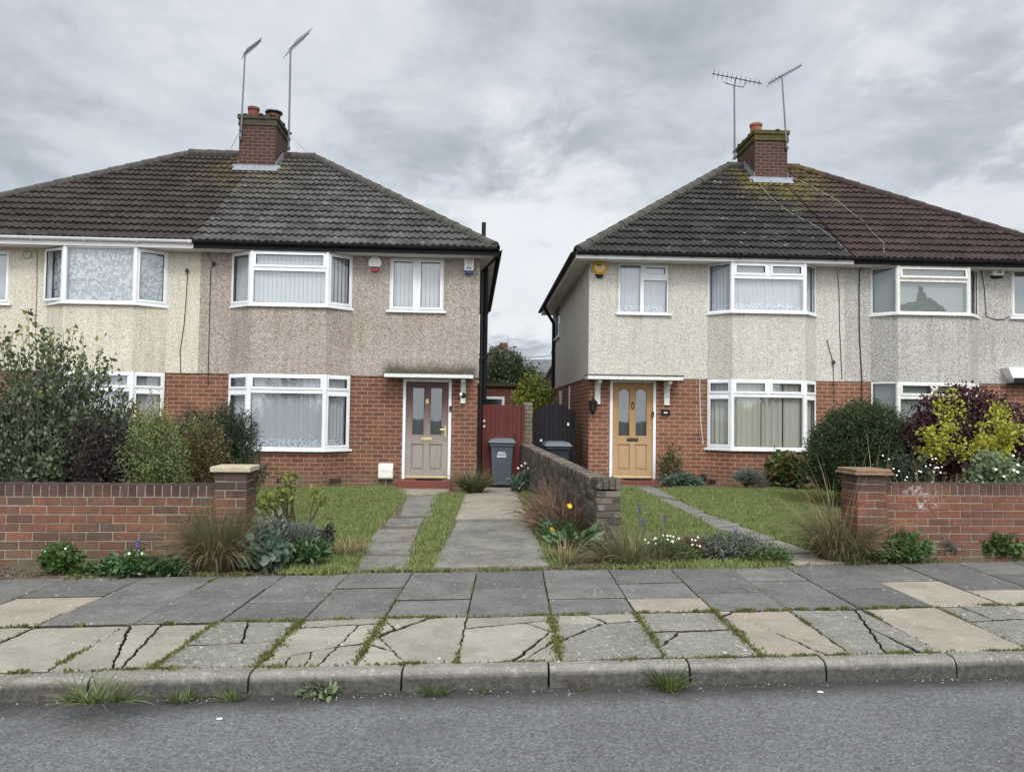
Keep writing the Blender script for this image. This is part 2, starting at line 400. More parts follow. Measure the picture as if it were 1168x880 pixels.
# ------------------------------------------------------------------ windows
def curtain_mesh(kind, planes):
    mb = MB()
    for pl, ln, z0, z1 in planes:
        a0, a1 = .05, ln - .05
        if kind == 'venetian':
            n = int((z1 - z0 - .06) / .035)
            for k in range(n):
                z = z0 + .07 + k * .035
                mb.quad(pl(a0, -.10, z), pl(a1, -.10, z), pl(a1, -.112, z + .034), pl(a0, -.112, z + .034))
            mb.box(a0, a1, -.13, -.09, z0 + .03, z0 + .06, 0, pl)
            continue
        if kind == 'blind':
            s = a0
            while s < a1 - .02:
                e = min(s + .080, a1)
                mb.quad(pl(s, -.092, z0 + .03), pl(e, -.112, z0 + .03), pl(e, -.112, z1 - .02), pl(s, -.092, z1 - .02)); s = e + .011
            continue
        if kind == 'lace':
            mb.quad(pl(a0, -.10, z0), pl(a1, -.10, z0), pl(a1, -.10, z1), pl(a0, -.10, z1), 0)
            mb.quad(pl(a0, -.16, z0), pl(a1, -.16, z0), pl(a1, -.16, z1), pl(a0, -.16, z1), 1)
            continue
        amp, per = (.022, .13) if kind == 'drape' else (.011, .085)
        gaps = [(.40, .415), (.73, .745)] if (kind == 'drape' and ln > 1) else []
        n = max(8, int((a1 - a0) / .012)); pts = []
        for k in range(n + 1):
            s = a0 + (a1 - a0) * k / n
            w = amp * math.sin(2 * math.pi * s / per + 1.3 * math.sin(s * 3.1)) + amp * .4 * math.sin(s * 41)
            pts.append((s, -.115 + w))
        zb = z0 + (.20 if kind == 'net' else 0)
        for (s, d), (e, g) in zip(pts, pts[1:]):
            f = (s - a0) / (a1 - a0)
            if any(x < f < y for x, y in gaps): continue
            mb.quad(pl(s, d, zb), pl(e, g, zb), pl(e, g, z1), pl(s, d, z1), 0)
            if kind == 'net': mb.quad(pl(s, d, z0 + .01), pl(e, g, z0 + .01), pl(e, g, zb), pl(s, d, zb), 1)
    return mb
CURT = {'net': ['net', 'laceedge'], 'blind': ['blind'], 'lace': ['lace', 'laceback'], 'drape': ['drape'], 'venetian': ['venetian']}
def window(house, name, planes, curtain, frame='upvc', sill=None, label=None, posts=(), ajar=None):
    """planes: (Pl, length, sill z, head z, [(f0, f1, z0, z1, opens)])"""
    fm = MB(); gl = MB(); cas = []
    for pl, ln, zs, zh, lights in planes:
        for f0, f1, z0, z1, op in lights:
            s0, s1 = f0 * ln, f1 * ln
            w = .042
            fm.ring(pl, s0, s1, z0, z1, w, -.065, 0)
            b = w
            if op:
                c = MB(); q = pl
                k = .038
                if ajar and op == 2:
                    ang = ajar
                    hinge = z1 - k
                    def q(a, d, z, pl=pl, hinge=hinge, ang=ang): return pl(a, d * math.cos(ang) + (hinge - z) * math.sin(ang), hinge - (hinge - z) * math.cos(ang) + d * math.sin(ang))
                if ajar and op == 3:
                    ang = ajar
                    def q(a, d, z, pl=pl, s1=s1, k=k, ang=ang): return pl(s1 - k - (s1 - k - a) * math.cos(ang) , d + (s1 - k - a) * math.sin(ang), z)
                c.ring(q, s0 + k, s1 - k, z0 + k, z1 - k, .048, -.03, .018)
                c.ring(q, s0 + k + .048, s1 - k - .048, z0 + k + .048, z1 - k - .048, .007, -.02, .006, 1)
                cas.append(c); b = k + .053
                if q is not pl:
                    c.quad(q(s0 + b, -.004, z0 + b), q(s1 - b, -.004, z0 + b), q(s1 - b, -.004, z1 - b), q(s0 + b, -.004, z1 - b), 2); continue
            else:
                fm.ring(pl, s0 + w, s1 - w, z0 + w, z1 - w, .007, -.03, -.012, 1)
            gl.quad(pl(s0 + b, -.022, z0 + b), pl(s1 - b, -.022, z0 + b), pl(s1 - b, -.022, z1 - b), pl(s0 + b, -.022, z1 - b))
    for x, y, z0, z1 in posts: fm.tube([(x, y, z0), (x, y, z1)], .05, 10)
    o = fm.build(name, [M[frame], M['rubber']], house, .004)
    if label: o['label'] = label
    for c in cas: c.build('casement', [M[frame], M['rubber'], M['glass']], o, .004)
    gl.build('pane', M['glass'], o, uv=False, recalc=False)
    if curtain: curtain_mesh(curtain, [p[:4] for p in planes]).build('venetian_blind' if curtain == 'venetian' else 'vertical_blind' if curtain == 'blind' else 'curtain', [M[x] for x in CURT[curtain]], o, uv=False)
    if sill: sill.build('sill', M[frame], o, .006)
    return o
def flat_window(house, pl, s0, s1, z0, z1, lights, curtain, frame='upvc', label=None):
    q = Pl(*pl(s0, -.035, 0)[:2], pl.dx, pl.dy); ln = s1 - s0
    L = [(a, b, z0 + (z1 - z0) * c, z0 + (z1 - z0) * d, e) for a, b, c, d, e in lights]
    sb = MB(); sb.box(-.06, ln + .06, -.05, .10, z0 - .045, z0, 0, q)
    return window(house, 'window', [(q, ln, z0, z1, L)], curtain, frame, sb, label)
class Bay:
    def __init__(s, fr, oL, iL, iR, oR, p, zsl, zhl, zsu, zhu):
        s.p = p; s.u0, s.u1, s.ua, s.ub = oL, oR, iL, iR
        s.zsl, s.zhl, s.zsu, s.zhu = zsl, zhl, zsu, zhu
    def planes(s):
        P = [(s.u0, 0), (s.ua, -s.p), (s.ub, -s.p), (s.u1, 0)]
        return [(Pl(*a, b[0] - a[0], b[1] - a[1]), math.dist(a, b)) for a, b in zip(P, P[1:])]
    def sillpoly(s, e=.07): return [(s.u0 - e, 0.03), (s.ua - e * .5, -s.p - e), (s.ub + e * .5, -s.p - e), (s.u1 + e, 0.03)]
    def window(s, house, upper, left, mid, right, curtain, frame='upvc', label=None, ajar=None):
        z0, z1 = (s.zsu, s.zhu) if upper else (s.zsl, s.zhl)
        pls = [(pl, ln, z0, z1, [(a, b, z0 + (z1 - z0) * c, z0 + (z1 - z0) * d, e) for a, b, c, d, e in L]) for (pl, ln), L in zip(s.planes(), (left, mid, right))]
        sb = MB(); sb.prism(s.sillpoly(), z0 - .05, z0 - .002)
        posts = [(s.ua, -s.p + .02, z0 + .001, z1 - .001), (s.ub, -s.p + .02, z0 + .001, z1 - .001)]
        return window(house, 'bay_window', pls, curtain, frame, sb, label, posts, ajar)

DEPTH, OVER, PITCHR, TANP = 8.8, .45, R(36), math.tan(R(36))
RUN = (DEPTH + 2 * OVER) / 2
def slope(A0, A, B, la, mat, per=.15, rows=16, fine=6, cuts=(), amp=.017):
    """one roof slope in courses of profiled tiles"""
    cp, sp = math.cos(PITCHR), math.sin(PITCHR)
    L = RUN / cp; g = L / rows
    nu = int(la / per * fine); us = np.linspace(0, la, nu + 1)
    ph = (us / per) % 1.0
    prof = amp * np.clip(np.cos(2 * np.pi * ph) * 1.25 + .1, -.55, 1)
    A = np.array([*A, 0.]); B = np.array([*B, 0.]); Z = np.array([0, 0, 1.]); N = -B * sp + Z * cp; A0 = np.array(A0)
    V = []; Fq = []; b = 0
    prof0 = prof
    for k in range(rows):
        j = rng.normal(0, .0025, nu + 1); jit = np.repeat(rng.normal(0, .004, nu // fine + 2), fine)[:nu + 1]
        lo, hi = k * g - (.03 if k == 0 else .0), (k + 1) * g + .02
        ring_ = []
        for s, n in ((lo + .05, -.004), (lo, .026), (lo, .054), (hi, .006)):
            sj = s + (jit * 1.6 if s == lo else 0)
            off = n + (prof0 if n > .005 else prof0 * 0.9 - .002) + (jit if n > .03 else 0)
            P = A0 + us[:, None] * A + (np.zeros(nu + 1) + sj)[:, None] * (B * cp + Z * sp) + off[:, None] * N
            ring_.append(P)
        V += ring_; n1 = nu + 1
        i = np.arange(nu)
        for r in (0, 1, 2):
            Fq.append(np.stack([b + r * n1 + i, b + r * n1 + i + 1, b + (r + 1) * n1 + i + 1, b + (r + 1) * n1 + i], 1))
        b += 4 * n1
    V = np.concatenate(V); Fq = np.concatenate(Fq)
    bm = bmesh.new(); bv = [bm.verts.new(v) for v in V]
    for f in Fq: bm.faces.new([bv[q] for q in f])
    for co, no in cuts:
        bmesh.ops.bisect_plane(bm, geom=bm.verts[:] + bm.edges[:] + bm.faces[:], plane_co=co, plane_no=no, clear_outer=True)
    return bm
def bm_join(bms):
    out = bmesh.new()
    for b in bms:
        me = bpy.data.meshes.new('tmp'); b.to_mesh(me); out.from_mesh(me); bpy.data.meshes.remove(me); b.free()
    return out
def cap_run(mb, p, q, r=.115, seg=.44, mi=0):
    p, q = Vector(p), Vector(q); L = (q - p).length; n = max(1, int(L / seg)); d = (q - p) / n
    for k in range(n):
        a = p + d * k; b = p + d * (k + 1.06)
        mb.tube([a, b], [r + .012 + random.uniform(-.004, .004), r - .004], 10, mi)
def roof(house, sg, W, zE, mat, capmat, per=.15, zchim=None):
    """half of a hipped roof: party line at u = 0, hip at the outer end (sg = +1 right, -1 left)"""
    y0, y1 = -OVER, DEPTH + OVER; ym = (y0 + y1) / 2; zR = zE + RUN * TANP
    bms = []
    # front (and back) slopes, cut at the hip
    a0 = (-.012, y0, zE) if sg > 0 else (-W, y0, zE)
    hipn = Vector((sg, 1, 0)).normalized()
    bms.append(slope(a0, (1, 0), (0, 1), W + .012, mat, per, cuts=[((sg * W, y0, 0), hipn)]))
    a1 = (0, y1, zE) if sg > 0 else (-W, y1, zE)
    bms.append(slope(a1, (1, 0), (0, -1), W, mat, .3, 16, 4, cuts=[((sg * W, y1, 0), Vector((sg, -1, 0)).normalized())]))
    bms.append(slope((sg * W, y0, zE), (0, 1), (-sg, 0), y1 - y0, mat, per, cuts=[((sg * W, y0, 0), -hipn), ((sg * W, y1, 0), -Vector((sg, -1, 0)).normalized())]))
    bm = bm_join(bms); me = bpy.data.meshes.new('roof'); bm.to_mesh(me); bm.free(); me.materials.append(mat)
    o = link('roof', me, house)
    mb = MB()
    rx = sg * (W - RUN)
    cap_run(mb, (sg * (W - .05), y0 + .05, zE + .03), (rx, ym, zR + .03)); cap_run(mb, (sg * (W - .05), y1 - .05, zE + .03), (rx, ym, zR + .03))
    cap_run(mb, (rx, ym, zR + .05), (0, ym, zR + .05))
    mb.build('ridge_capping', capmat, o, smooth=False)
    return o
def chimney(house, x0, x1, y0, y1, zb, zt, pots, capmat, zE):
    mb = MB()
    mb.box(x0, x1, y0, y1, zb, zt - .30)
    o = mb.build('chimney', M['brickC'], house, .008)
    c = MB(); c.box(x0 - .03, x1 + .03, y0 - .03, y1 + .03, zt - .302, zt - .225); c.box(x0 - .018, x1 + .018, y0 - .018, y1 + .018, zt - .226, zt - .13)
    prof = [(x0 - .05, y0 - .05), (x1 + .05, y0 - .05), (x1 + .05, y1 + .05), (x0 - .05, y1 + .05)]
    c.prism(prof, zt - .131, zt - .02)
    cx, cy = (x0 + x1) / 2, (y0 + y1) / 2
    for k in range(46):
        a, b = random.uniform(x0 - .05, x1 + .05), random.uniform(y0 - .05, y1 + .05)
        r = random.uniform(.04, .11); c.lathe([(r, zt - .035), (r * .8, zt - .02 + r * .18), (r * .35, zt - .012 + r * .34)], (a, b), 7)
    c.build('chimney_cap', capmat, o, .01)
    f = MB()
    t = lambda y: zE + (y + OVER) * TANP
    f.prism([(x0 - .16, t(y0) - .12), (x1 + .16, t(y0) - .12), (x1 + .14, t(y0) + .13), (x0 - .14, t(y0) + .13)], y0 - .028, y0 - .006, 'y')
    f.quad((x0 - .10, y0 - .22, t(y0 - .22) + .075), (x1 + .10, y0 - .22, t(y0 - .22) + .075), (x1 + .08, y0 - .02, t(y0) + .09), (x0 - .08, y0 - .02, t(y0) + .09))
    for x, s in ((x0, -1), (x1, 1)):
        n = 6
        for k in range(n):
            ya, yb = y0 + (y1 - y0) * .62 * k / n, y0 + (y1 - y0) * .62 * (k + 1) / n
            zc = t(ya)
            f.box(min(x + s * .006, x + s * .022), max(x + s * .006, x + s * .022), ya, yb - .004, zc - .1, min(t(yb) + .16, 1e9))
    f.build('flashing', M['lead'], o)
    for px_, py_, r, h, mk, cowl in pots:
        p = MB(); zz = zt - .03
        p.lathe([(r * 1.05, zz), (r, zz + h * .75), (r * 1.14, zz + h * .8), (r * 1.14, zz + h), (r * .8, zz + h), (r * .8, zz + h * .5)], (px_, py_), 20)
        p.build('chimney_pot', M[mk], o, smooth=False)
        if cowl:
            w = MB(); w.lathe([(r * .9, zz + h), (r * .9, zz + h + .04)], (px_, py_), 16)
            w.lathe([(r * 1.55, zz + h + .04), (r * 1.5, zz + h + .075), (r * .5, zz + h + .12), (.01, zz + h + .13)], (px_, py_), 20)
            w.build('cowl', M['darkmetal'], o)
    return o
def gutter(house, a, b, z, mat, brmat=None, step=.9, name='gutter', yo=0.0):
    """half round gutter from a to b (horizontal points), z = rim"""
    a, b = Vector((*a, z)), Vector((*b, z)); L = (b - a).length; t = (b - a) / L
    nrm = Vector((t.y, -t.x, 0)); mb = MB()
    n = 9; outer, inner = [], []
    prof = [(.055 * math.cos(math.pi + math.pi * k / n), .058 * math.sin(math.pi + math.pi * k / n)) for k in range(n + 1)]
    prof += [(.050 * math.cos(2 * math.pi - math.pi * k / n), .052 * math.sin(2 * math.pi - math.pi * k / n)) for k in range(n + 1)]
    vs = [tuple(p + nrm * (d + .06) + Vector((0, 0, h))) for p in (a, b) for d, h in prof]
    m = len(prof)
    fs = [(k, (k + 1) % m, m + (k + 1) % m, m + k) for k in range(m)] + [tuple(range(m)), tuple(range(m, 2 * m))]
    mb.add(vs, fs)
    o = mb.build(name, mat, house)
    s = step * .4
    while s < L and brmat:
        p = a + t * s + nrm * .06; k = MB()
        k.tube([p + nrm * -.058 + Vector((0, 0, -.005)), p + nrm * -.04 + Vector((0, 0, -.055)), p + Vector((0, 0, -.069)), p + nrm * .04 + Vector((0, 0, -.055)), p + nrm * .062 + Vector((0, 0, .004))], .014, 5)
        s += step
        k.build('gutter_bracket', brmat, o)
    return o

# ------------------------------------------------------------------ a semi-detached house
def house(fr, label, ua, ub, sg, zb, zs, zE, peb, brick, roofm, capm, gut, fas, bay, holes_up=(), holes_dn=(), side_up=(), group='semi-detached houses'):
    h = thing('semi_detached_house', label, 'house', (fr.ox, fr.oy, 0), fr.a, group)
    g0 = -.25
    bw = MB(); pw = MB()
    yb = .022
    up = [(bay.u0, bay.u1, bay.zsu, bay.zhu)] + list(holes_up); dn = [(bay.u0, bay.u1, bay.zsl, bay.zhl)] + list(holes_dn)
    outer = ub if sg > 0 else ua
    bx = outer - sg * yb
    a, b = (ua, bx) if sg > 0 else (bx, ub)
    bw.panel(Pl(0, yb), a, b, g0, zb, dn)
    pw.panel(FRONT, ua, ub, zb, zs, up)
    pw.quad((ua, 0, zb), (ub, 0, zb), (ub, yb + .01, zb), (ua, yb + .01, zb))
    if sg > 0:
        bw.panel(Pl(bx, yb, 0, 1), 0, DEPTH - yb, g0, zb); pw.panel(Pl(outer, 0, 0, 1), 0, DEPTH, zb, zs, side_up)
        pw.quad((bx - .01, 0, zb), (outer, 0, zb), (outer, DEPTH, zb), (bx - .01, DEPTH, zb))
    else:
        bw.panel(Pl(bx, DEPTH, 0, -1), 0, DEPTH - yb, g0, zb); pw.panel(Pl(outer, DEPTH, 0, -1), 0, DEPTH, zb, zs, [(DEPTH - q, DEPTH - p, c, d) for p, q, c, d in side_up])
        pw.quad((bx + .01, 0, zb), (outer, 0, zb), (outer, DEPTH, zb), (bx + .01, DEPTH, zb))
    bw.panel(Pl(ub, DEPTH, -1, 0), 0, ub - ua, g0, zb); pw.panel(Pl(ub, DEPTH, -1, 0), 0, ub - ua, zb, zs)
    # the bay's own shell
    for pl, ln in bay.planes():
        bw.panel(pl, 0, ln, g0, bay.zsl - .05, d=-.022)
        pw.panel(pl, 0, ln, zb, bay.zsu - .05)
    P = [(bay.u0, 0), (bay.ua, -bay.p), (bay.ub, -bay.p), (bay.u1, 0)]
    pw.add([(x, y, zb) for x, y in P], [(0, 1, 2, 3)])
    bw.build('brick_wall', brick, h, recalc=False); pw.build('pebbledash_wall', peb, h, recalc=False)
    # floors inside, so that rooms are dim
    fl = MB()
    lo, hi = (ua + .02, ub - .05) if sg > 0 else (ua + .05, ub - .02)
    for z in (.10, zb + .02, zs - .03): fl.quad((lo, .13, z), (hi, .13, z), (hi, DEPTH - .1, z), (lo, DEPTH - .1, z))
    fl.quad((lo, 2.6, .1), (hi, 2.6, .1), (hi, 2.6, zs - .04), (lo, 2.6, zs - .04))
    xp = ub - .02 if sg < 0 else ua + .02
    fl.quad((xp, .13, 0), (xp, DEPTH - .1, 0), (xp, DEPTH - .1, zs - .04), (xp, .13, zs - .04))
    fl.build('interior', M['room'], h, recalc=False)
    W = abs(outer) + .35
    rf = roof(h, sg, W, zE, roofm, capm)
    # soffit, fascia, gutter on the front and on the outer side
    sf = MB(); xo = sg * W
    x0, x1 = min(0, xo), max(0, xo)
    sf.box(x0, x1, -OVER + .02, .16, zs, zs + .012); sf.box(min(outer - sg * .1, xo - sg * .02), max(outer - sg * .1, xo - sg * .02), .16, DEPTH + OVER, zs + .001, zs + .013)
    sf.build('soffit', M['soffit'], h)
    fa = MB(); fa.box(x0, x1, -OVER, -OVER + .02, zs - .012, zE - .005); fa.box(min(xo, xo - sg * .02), max(xo, xo - sg * .02), -OVER + .02, DEPTH + OVER, zs - .012, zE - .005)
    fa.build('fascia', fas, h)
    a, b = ((0, -OVER), (xo, -OVER)) if sg > 0 else ((xo, -OVER), (0, -OVER))
    gutter(h, a, b, zE - .012, gut, gut if gut != fas else None, 1.05)
    if sg > 0: gutter(h, (xo, -OVER - .05), (xo, DEPTH + OVER), zE - .012, gut)
    else: gutter(h, (xo, DEPTH + OVER), (xo, -OVER - .05), zE - .012, gut)
    return h
def downpipe(house, path, r=.034, mat='black', clips=()):
    mb = MB(); mb.tube(path, r, 10)
    for (x, y, z) in clips: mb.lathe([(r * 1.3, z - .035), (r * 1.3, z + .035)], (x, y), 12); 
    return mb.build('downpipe', M[mat], house)
def door(house, fr, fx0, fx1, ztop, zbot, style, wood, frame='upvc'):
    """frame + leaf + furniture, set in an opening of the brick wall"""
    w = .062
    fb = MB(); q = Pl(0, .022)
    fb.box(fx0, fx0 + w, -.075, .012, zbot, ztop, 0, q); fb.box(fx1 - w, fx1, -.075, .012, zbot, ztop, 0, q); fb.box(fx0 + w, fx1 - w, -.075, .012, ztop - w, ztop, 0, q)
    fb.build('door_frame', M[frame], house, .005)
    a, b, z0, z1 = fx0 + w + .004, fx1 - w - .004, zbot + .01, ztop - w - .004
    W, H = b - a, z1 - z0
    mb = MB(); gl = MB(); bar = MB()
    D0, D1 = -.07, -.028
    st = .115 * W / .82; mid = (a + b) / 2; ms = st * .48
    zl0, zl1 = z0 + H * .445, z1 - H * (.055 if style == 'square' else .06)   # glazed part
    zp0, zp1 = z0 + H * .09, z0 + H * .355                                        # lower panels
    def bx(x0, x1, c, e, d0=D0, d1=D1): mb.box(x0, x1, d0, d1, c, e, 0, q)
    bx(a, a + st, z0, z1); bx(b - st, b, z0, z1); bx(mid - ms, mid + ms, z0, z1)
    for x0, x1 in ((a + st, mid - ms), (mid + ms, b - st)):
        bx(x0, x1, z0, zp0); bx(x0, x1, zp1, zl0); bx(x0, x1, zl1, z1)
        bx(x0, x1, zp0, zp1, D0, D0 + .014)
        mb.ring(q, x0 + .03, x1 - .03, zp0 + .03, zp1 - .03, .035, D0 + .01, D1 - .010); bx(x0 + .06, x1 - .06, zp0 + .06, zp1 - .06, D0 + .01, D1 - .008)
        zg1 = zl1
        if style == 'arch':
            n = 12; c, r = (x0 + x1) / 2, (x1 - x0) / 2 - .012
            bx(x0, x0 + .012, zl0, zl1); bx(x1 - .012, x1, zl0, zl1)
            zc = zl1 - r - .02
            pts = [(c + r * math.cos(math.pi * (1 - k / n)), zc + r * math.sin(math.pi * (1 - k / n))) for k in range(n + 1)]
            for (p, pz), (s, sz) in zip(pts, pts[1:]):
                mb.quad(q(p, D1 - .001, pz), q(s, D1 - .001, sz), q(s, D1 - .001, zl1), q(p, D1 - .001, zl1)); mb.quad(q(p, D1 - .001, pz), q(p, D0, pz), q(s, D0, sz), q(s, D1 - .001, sz))
        else: mb.ring(q, x0, x1, zl0, zl1, .014, D0 + .01, D1 - .008)
        gl.quad(q(x0, D0 + .012, zl0), q(x1, D0 + .012, zl0), q(x1, D0 + .012, zl1), q(x0, D0 + .012, zl1))
    leaf = mb.build('door', M[wood], house, .004)
    gl.build('glazing', M['dimglass'], leaf, recalc=False)
    nb = MB(); nb.quad(q(a + st, D0 - .09, zl0), q(b - st, D0 - .09, zl0), q(b - st, D0 - .09, zl1), q(a + st, D0 - .09, zl1)); nb.build('door_curtain', M['doornet'], leaf, uv=False)
    bar.box(a + .005, b - .005, D1 - .005, D1 + .035, z0, z0 + .045, 0, q); bar.build('weather_bar', M['brass'], leaf, .006)
    lb = MB(); mk = M['brass'] if style == 'square' else M['bronze']
    zc = z0 + H * .405
    lb.box(mid - .125, mid + .125, D1, D1 + .012, zc - .036, zc + .036, 0, q); lb.box(mid - .10, mid + .10, D1 + .012, D1 + .02, zc - .016, zc + .018, 0, q); lb.build('letter_plate', mk, leaf, .003)
    kn = MB()
    if style == 'square':
        kz = z0 + H * .80; kn.box(mid - .035, mid + .035, D1, D1 + .012, kz - .05, kz + .04, 0, q); kn.box(mid - .018, mid + .018, D1 + .012, D1 + .03, kz - .03, kz + .05, 0, q); kn.build('number_plate', M['brass'], leaf, .003)
        hd = MB(); hz = z0 + H * .50; hd.box(b - .078, b - .036, D1, D1 + .008, hz - .14, hz + .10, 0, q); hd.tube([q(b - .057, D1, hz + .02), q(b - .057, D1 + .05, hz + .02), q(b - .17, D1 + .055, hz + .015)], .011, 8); hd.build('door_handle', M['brass'], leaf)
    else:
        kz = z0 + H * .76
        kn.tube([q(mid + .032 * math.sin(t), D1 + .015, kz + .06 * math.cos(t)) for t in np.linspace(0, 2 * math.pi, 17)], .009, 6); kn.box(mid - .02, mid + .02, D1, D1 + .025, kz + .045, kz + .09, 0, q); kn.box(mid - .015, mid + .015, D1, D1 + .02, kz - .085, kz - .05, 0, q); kn.build('knocker', M['bronze'], leaf)
        hd = MB(); hz = z0 + H * .52
        hd.tube([q(b - .05, D1, hz), q(b - .05, D1 + .02, hz)], .022, 10); hd.build('door_lock', M['brass'], leaf)
    return leaf
def canopy(house, u0, u1, z, proj, th=.085, label=None):
    mb = MB(); mb.box(u0, u1, -proj, .0, z, z + th); o = mb.build('canopy', M['flaky'], house, .006)
    f = MB(); f.box(u0 - .02, u1 + .02, -proj - .02, -.002, z + th + .001, z + th + .022); f.build('canopy_felt', M['felt'], o, .006)
    if label: o['label'] = label
    return o
def bracket(house, u, w, ztop, h, proj, mat='flaky'):
    mb = MB()
    mb.box(u - w / 2, u + w / 2, -.035, .022, ztop - h, ztop)
    poly = [(-.033, ztop), (-proj, ztop), (-proj, ztop - .07)] + [(-.033 - (proj - .033) * (1 - math.sin(t)) ** 1.0 * .9, ztop - .07 - (h - .16) * (1 - math.cos(t))) for t in np.linspace(.12, math.pi / 2, 7)]
    mb.prism(poly, u - w * .36, u + w * .36, 'x')
    return mb.build('canopy_bracket', M[mat], house, .004)
# ------------------------------------------------------------------ left pair
PITCHR = R(34.8); TANP = math.tan(PITCHR)
P_ = .40
zsL, zbL = FL.z(228, 287.6), FL.z(330, 427.2); zEL = zsL + .15
zsR, zbR = FR.z(700, 299.3), FR.z(800, 432.2); zER = zsR + .13
UL, UR = 5.93, 5.74
def bay_px(fr, oL, iL, iR, oR, zb, zs, y_low, y_up, xm):
    return Bay(fr, fr.u(oL, 350), fr.u(iL, 350, -P_), fr.u(iR, 350, -P_), fr.u(oR, 350), P_, fr.z(xm, y_low, -P_), zb - .005, fr.z(xm, y_up, -P_), zs - .005)
# --- brown pebbledash house (right half of the left pair)
bL2 = bay_px(FL, 263, 286, 372.5, 401.5, zbL, zsL, 512, 347.5, 330)
swL2 = (FL.u(444, 330), FL.u(506.3, 330), FL.z(475, 354.5), FL.z(475, 294))
dL2 = (FL.u(459.3, 480, .022), FL.u(514.6, 480, .022), FL.z(486, 546, .02), FL.z(486, 432, .02))
hL2 = house(FL, 'semi-detached house with brown pebbledash above red brick and faded mauve wooden door', 0, UL, 1, zbL, zsL, zEL, M['brown'], M['brickL'], M['roofL2'], M['ridge'], M['black'], M['black'], bL2, [swL2], [(dL2[0], dL2[1], dL2[2] - .12, dL2[3])])
TR = .77
SIDE = [(0, 1, 0, TR, 1), (0, 1, TR, 1, 1)]
bL2.window(hL2, True, [(0, 1, 0, 1, 1)], [(0, 1, 0, .66, 0), (0, 1, .66, 1, 1)], [(0, 1, 0, 1, 1)], 'blind')
bL2.window(hL2, False, SIDE, [(0, 1, 0, TR, 0), (0, 1, TR, 1, 1)], SIDE, 'net')
flat_window(hL2, FRONT, *swL2, [(0, .5, 0, 1, 1), (.5, 1, 0, 1, 1)], 'blind')
door(hL2, FL, *dL2[:2], dL2[3], dL2[2], 'square', 'fadedwood')
cz = FL.z(490, 430.5, -.45)
canopy(hL2, FL.u(438, 428, -.45), FL.u(540, 430, -.45), cz, .45, .085)
bracket(hL2, FL.u(528.3, 445, 0), .105, cz - .002, .52, .30)
sb = MB(); sb.box(dL2[0] - .10, dL2[1] + .04, -.34, .03, -.05, dL2[2] - .003, 0)
sb.build('door_step', M['redstep'], hL2, .012)
for px_ in (322, 383):
    ab = MB()
    u, z = FL.uz(px_, 548, -P_ if px_ < 372 else -.3)
    for k in range(4):
        for r in range(2): ab.box(u - .105 + k * .054, u - .105 + k * .054 + .04, -P_ + .018, -P_ + .09, z - .035 + r * .036, z - .035 + r * .036 + .028)
    ab.ring(Pl(0, -P_ + .022), u - .118, u + .118, z - .05, z + .05, .012, -.01, .006)
    ab.build('air_brick', M['bronze'], hL2)
# rain pipes and vent stack on its far corner
y_ = FL
cu = UL + .05
downpipe(hL2, [(UL + .36, -.42, zEL - .07), (UL + .36, -.40, zEL - .16), (cu, .10, zsL - .25), (cu, .10, -.05)], .036)
downpipe(hL2, [(UL + .15, .95, zsL - .02), (UL + .15, .95, -.05)], .052, clips=[(UL + .15, .95, z) for z in (.8, 1.9, 2.9, 3.9)])
downpipe(hL2, [(UL + .13, .95, 2.9), (cu, .3, 2.75), (cu, .12, 2.7)], .03)
v = downpipe(hL2, [(UL + .13, 5.2, 3.0), (UL + .13, 5.2, 7.05)], .06); v.name = 'vent_pipe'
# --- cream pebbledash house (left half of the left pair)
bL1 = bay_px(FL, 53.5, 72, 153, 190.5, zbL, zsL, 512, 344.5, 110)
swL1 = (FL.u(-53, 330), FL.u(10.5, 330), FL.z(0, 346), FL.z(0, 285))
hL1 = house(FL, 'semi-detached house with cream pebbledash and white gutter behind the tall leafy shrub', -UL - .5, 0, -1, zbL, zsL, zEL, M['cream'], M['brickL'], M['roofL1'], M['ridge'], M['upvc'], M['soffit'], bL1, [swL1], [])
bL1.window(hL1, True, [(0, 1, 0, 1, 3)], [(0, 1, 0, 1, 0)], [(0, 1, 0, 1, 1)], 'lace', ajar=.14)
bL1.window(hL1, False, SIDE, [(0, 1, 0, TR, 0), (0, 1, TR, 1, 1)], SIDE, 'net')
flat_window(hL1, FRONT, *swL1, [(0, .5, 0, 1, 1), (.5, 1, 0, 1, 1)], 'blind')
chimney(hL2, -.35, .59, 3.5, 4.75, 7.2, 9.30, [(-.10, 3.85, .135, .33, 'darkterra', 0), (.34, 4.2, .15, .30, 'darkterra', 1)], M['stonecap'], zEL)
# ------------------------------------------------------------------ right pair
PITCHR = R(36); TANP = math.tan(PITCHR)
bR1 = bay_px(FR, 807, 835.5, 918, 930.5, zbR, zsR, 512, 355.5, 877)
swR1 = (FR.u(705.8, 330), FR.u(763.2, 330), FR.z(735, 357.5), FR.z(735, 300.5))
dR1 = (FR.u(695.5, 480, .022), FR.u(748, 480, .022), FR.z(722, 546, .02), FR.z(722, 433, .02))
ya, za = FR.yz(632.8, 380, -UR); yb2, zb2 = FR.yz(638.2, 384, -UR)
y_side = (min(ya, yb2), max(ya, yb2)); zwl = FR.yz(636, 385, -UR)[1]; zwh = FR.yz(637, 338, -UR)[1]
hR1 = house(FR, 'semi-detached house with pale pebbledash above red brick and oak front door', -UR, 0, -1, zbR, zsR, zER, M['pale'], M['brickR'], M['roofR1'], M['ridge'], M['black'], M['soffit'], bR1, [swR1], [(dR1[0], dR1[1], dR1[2] - .12, dR1[3])], [(y_side[0], y_side[1], zwl, zwh)])
TOP2 = [(0, 1, 0, TR, 0), (0, .5, TR, 1, 1), (.5, 1, TR, 1, 1)]
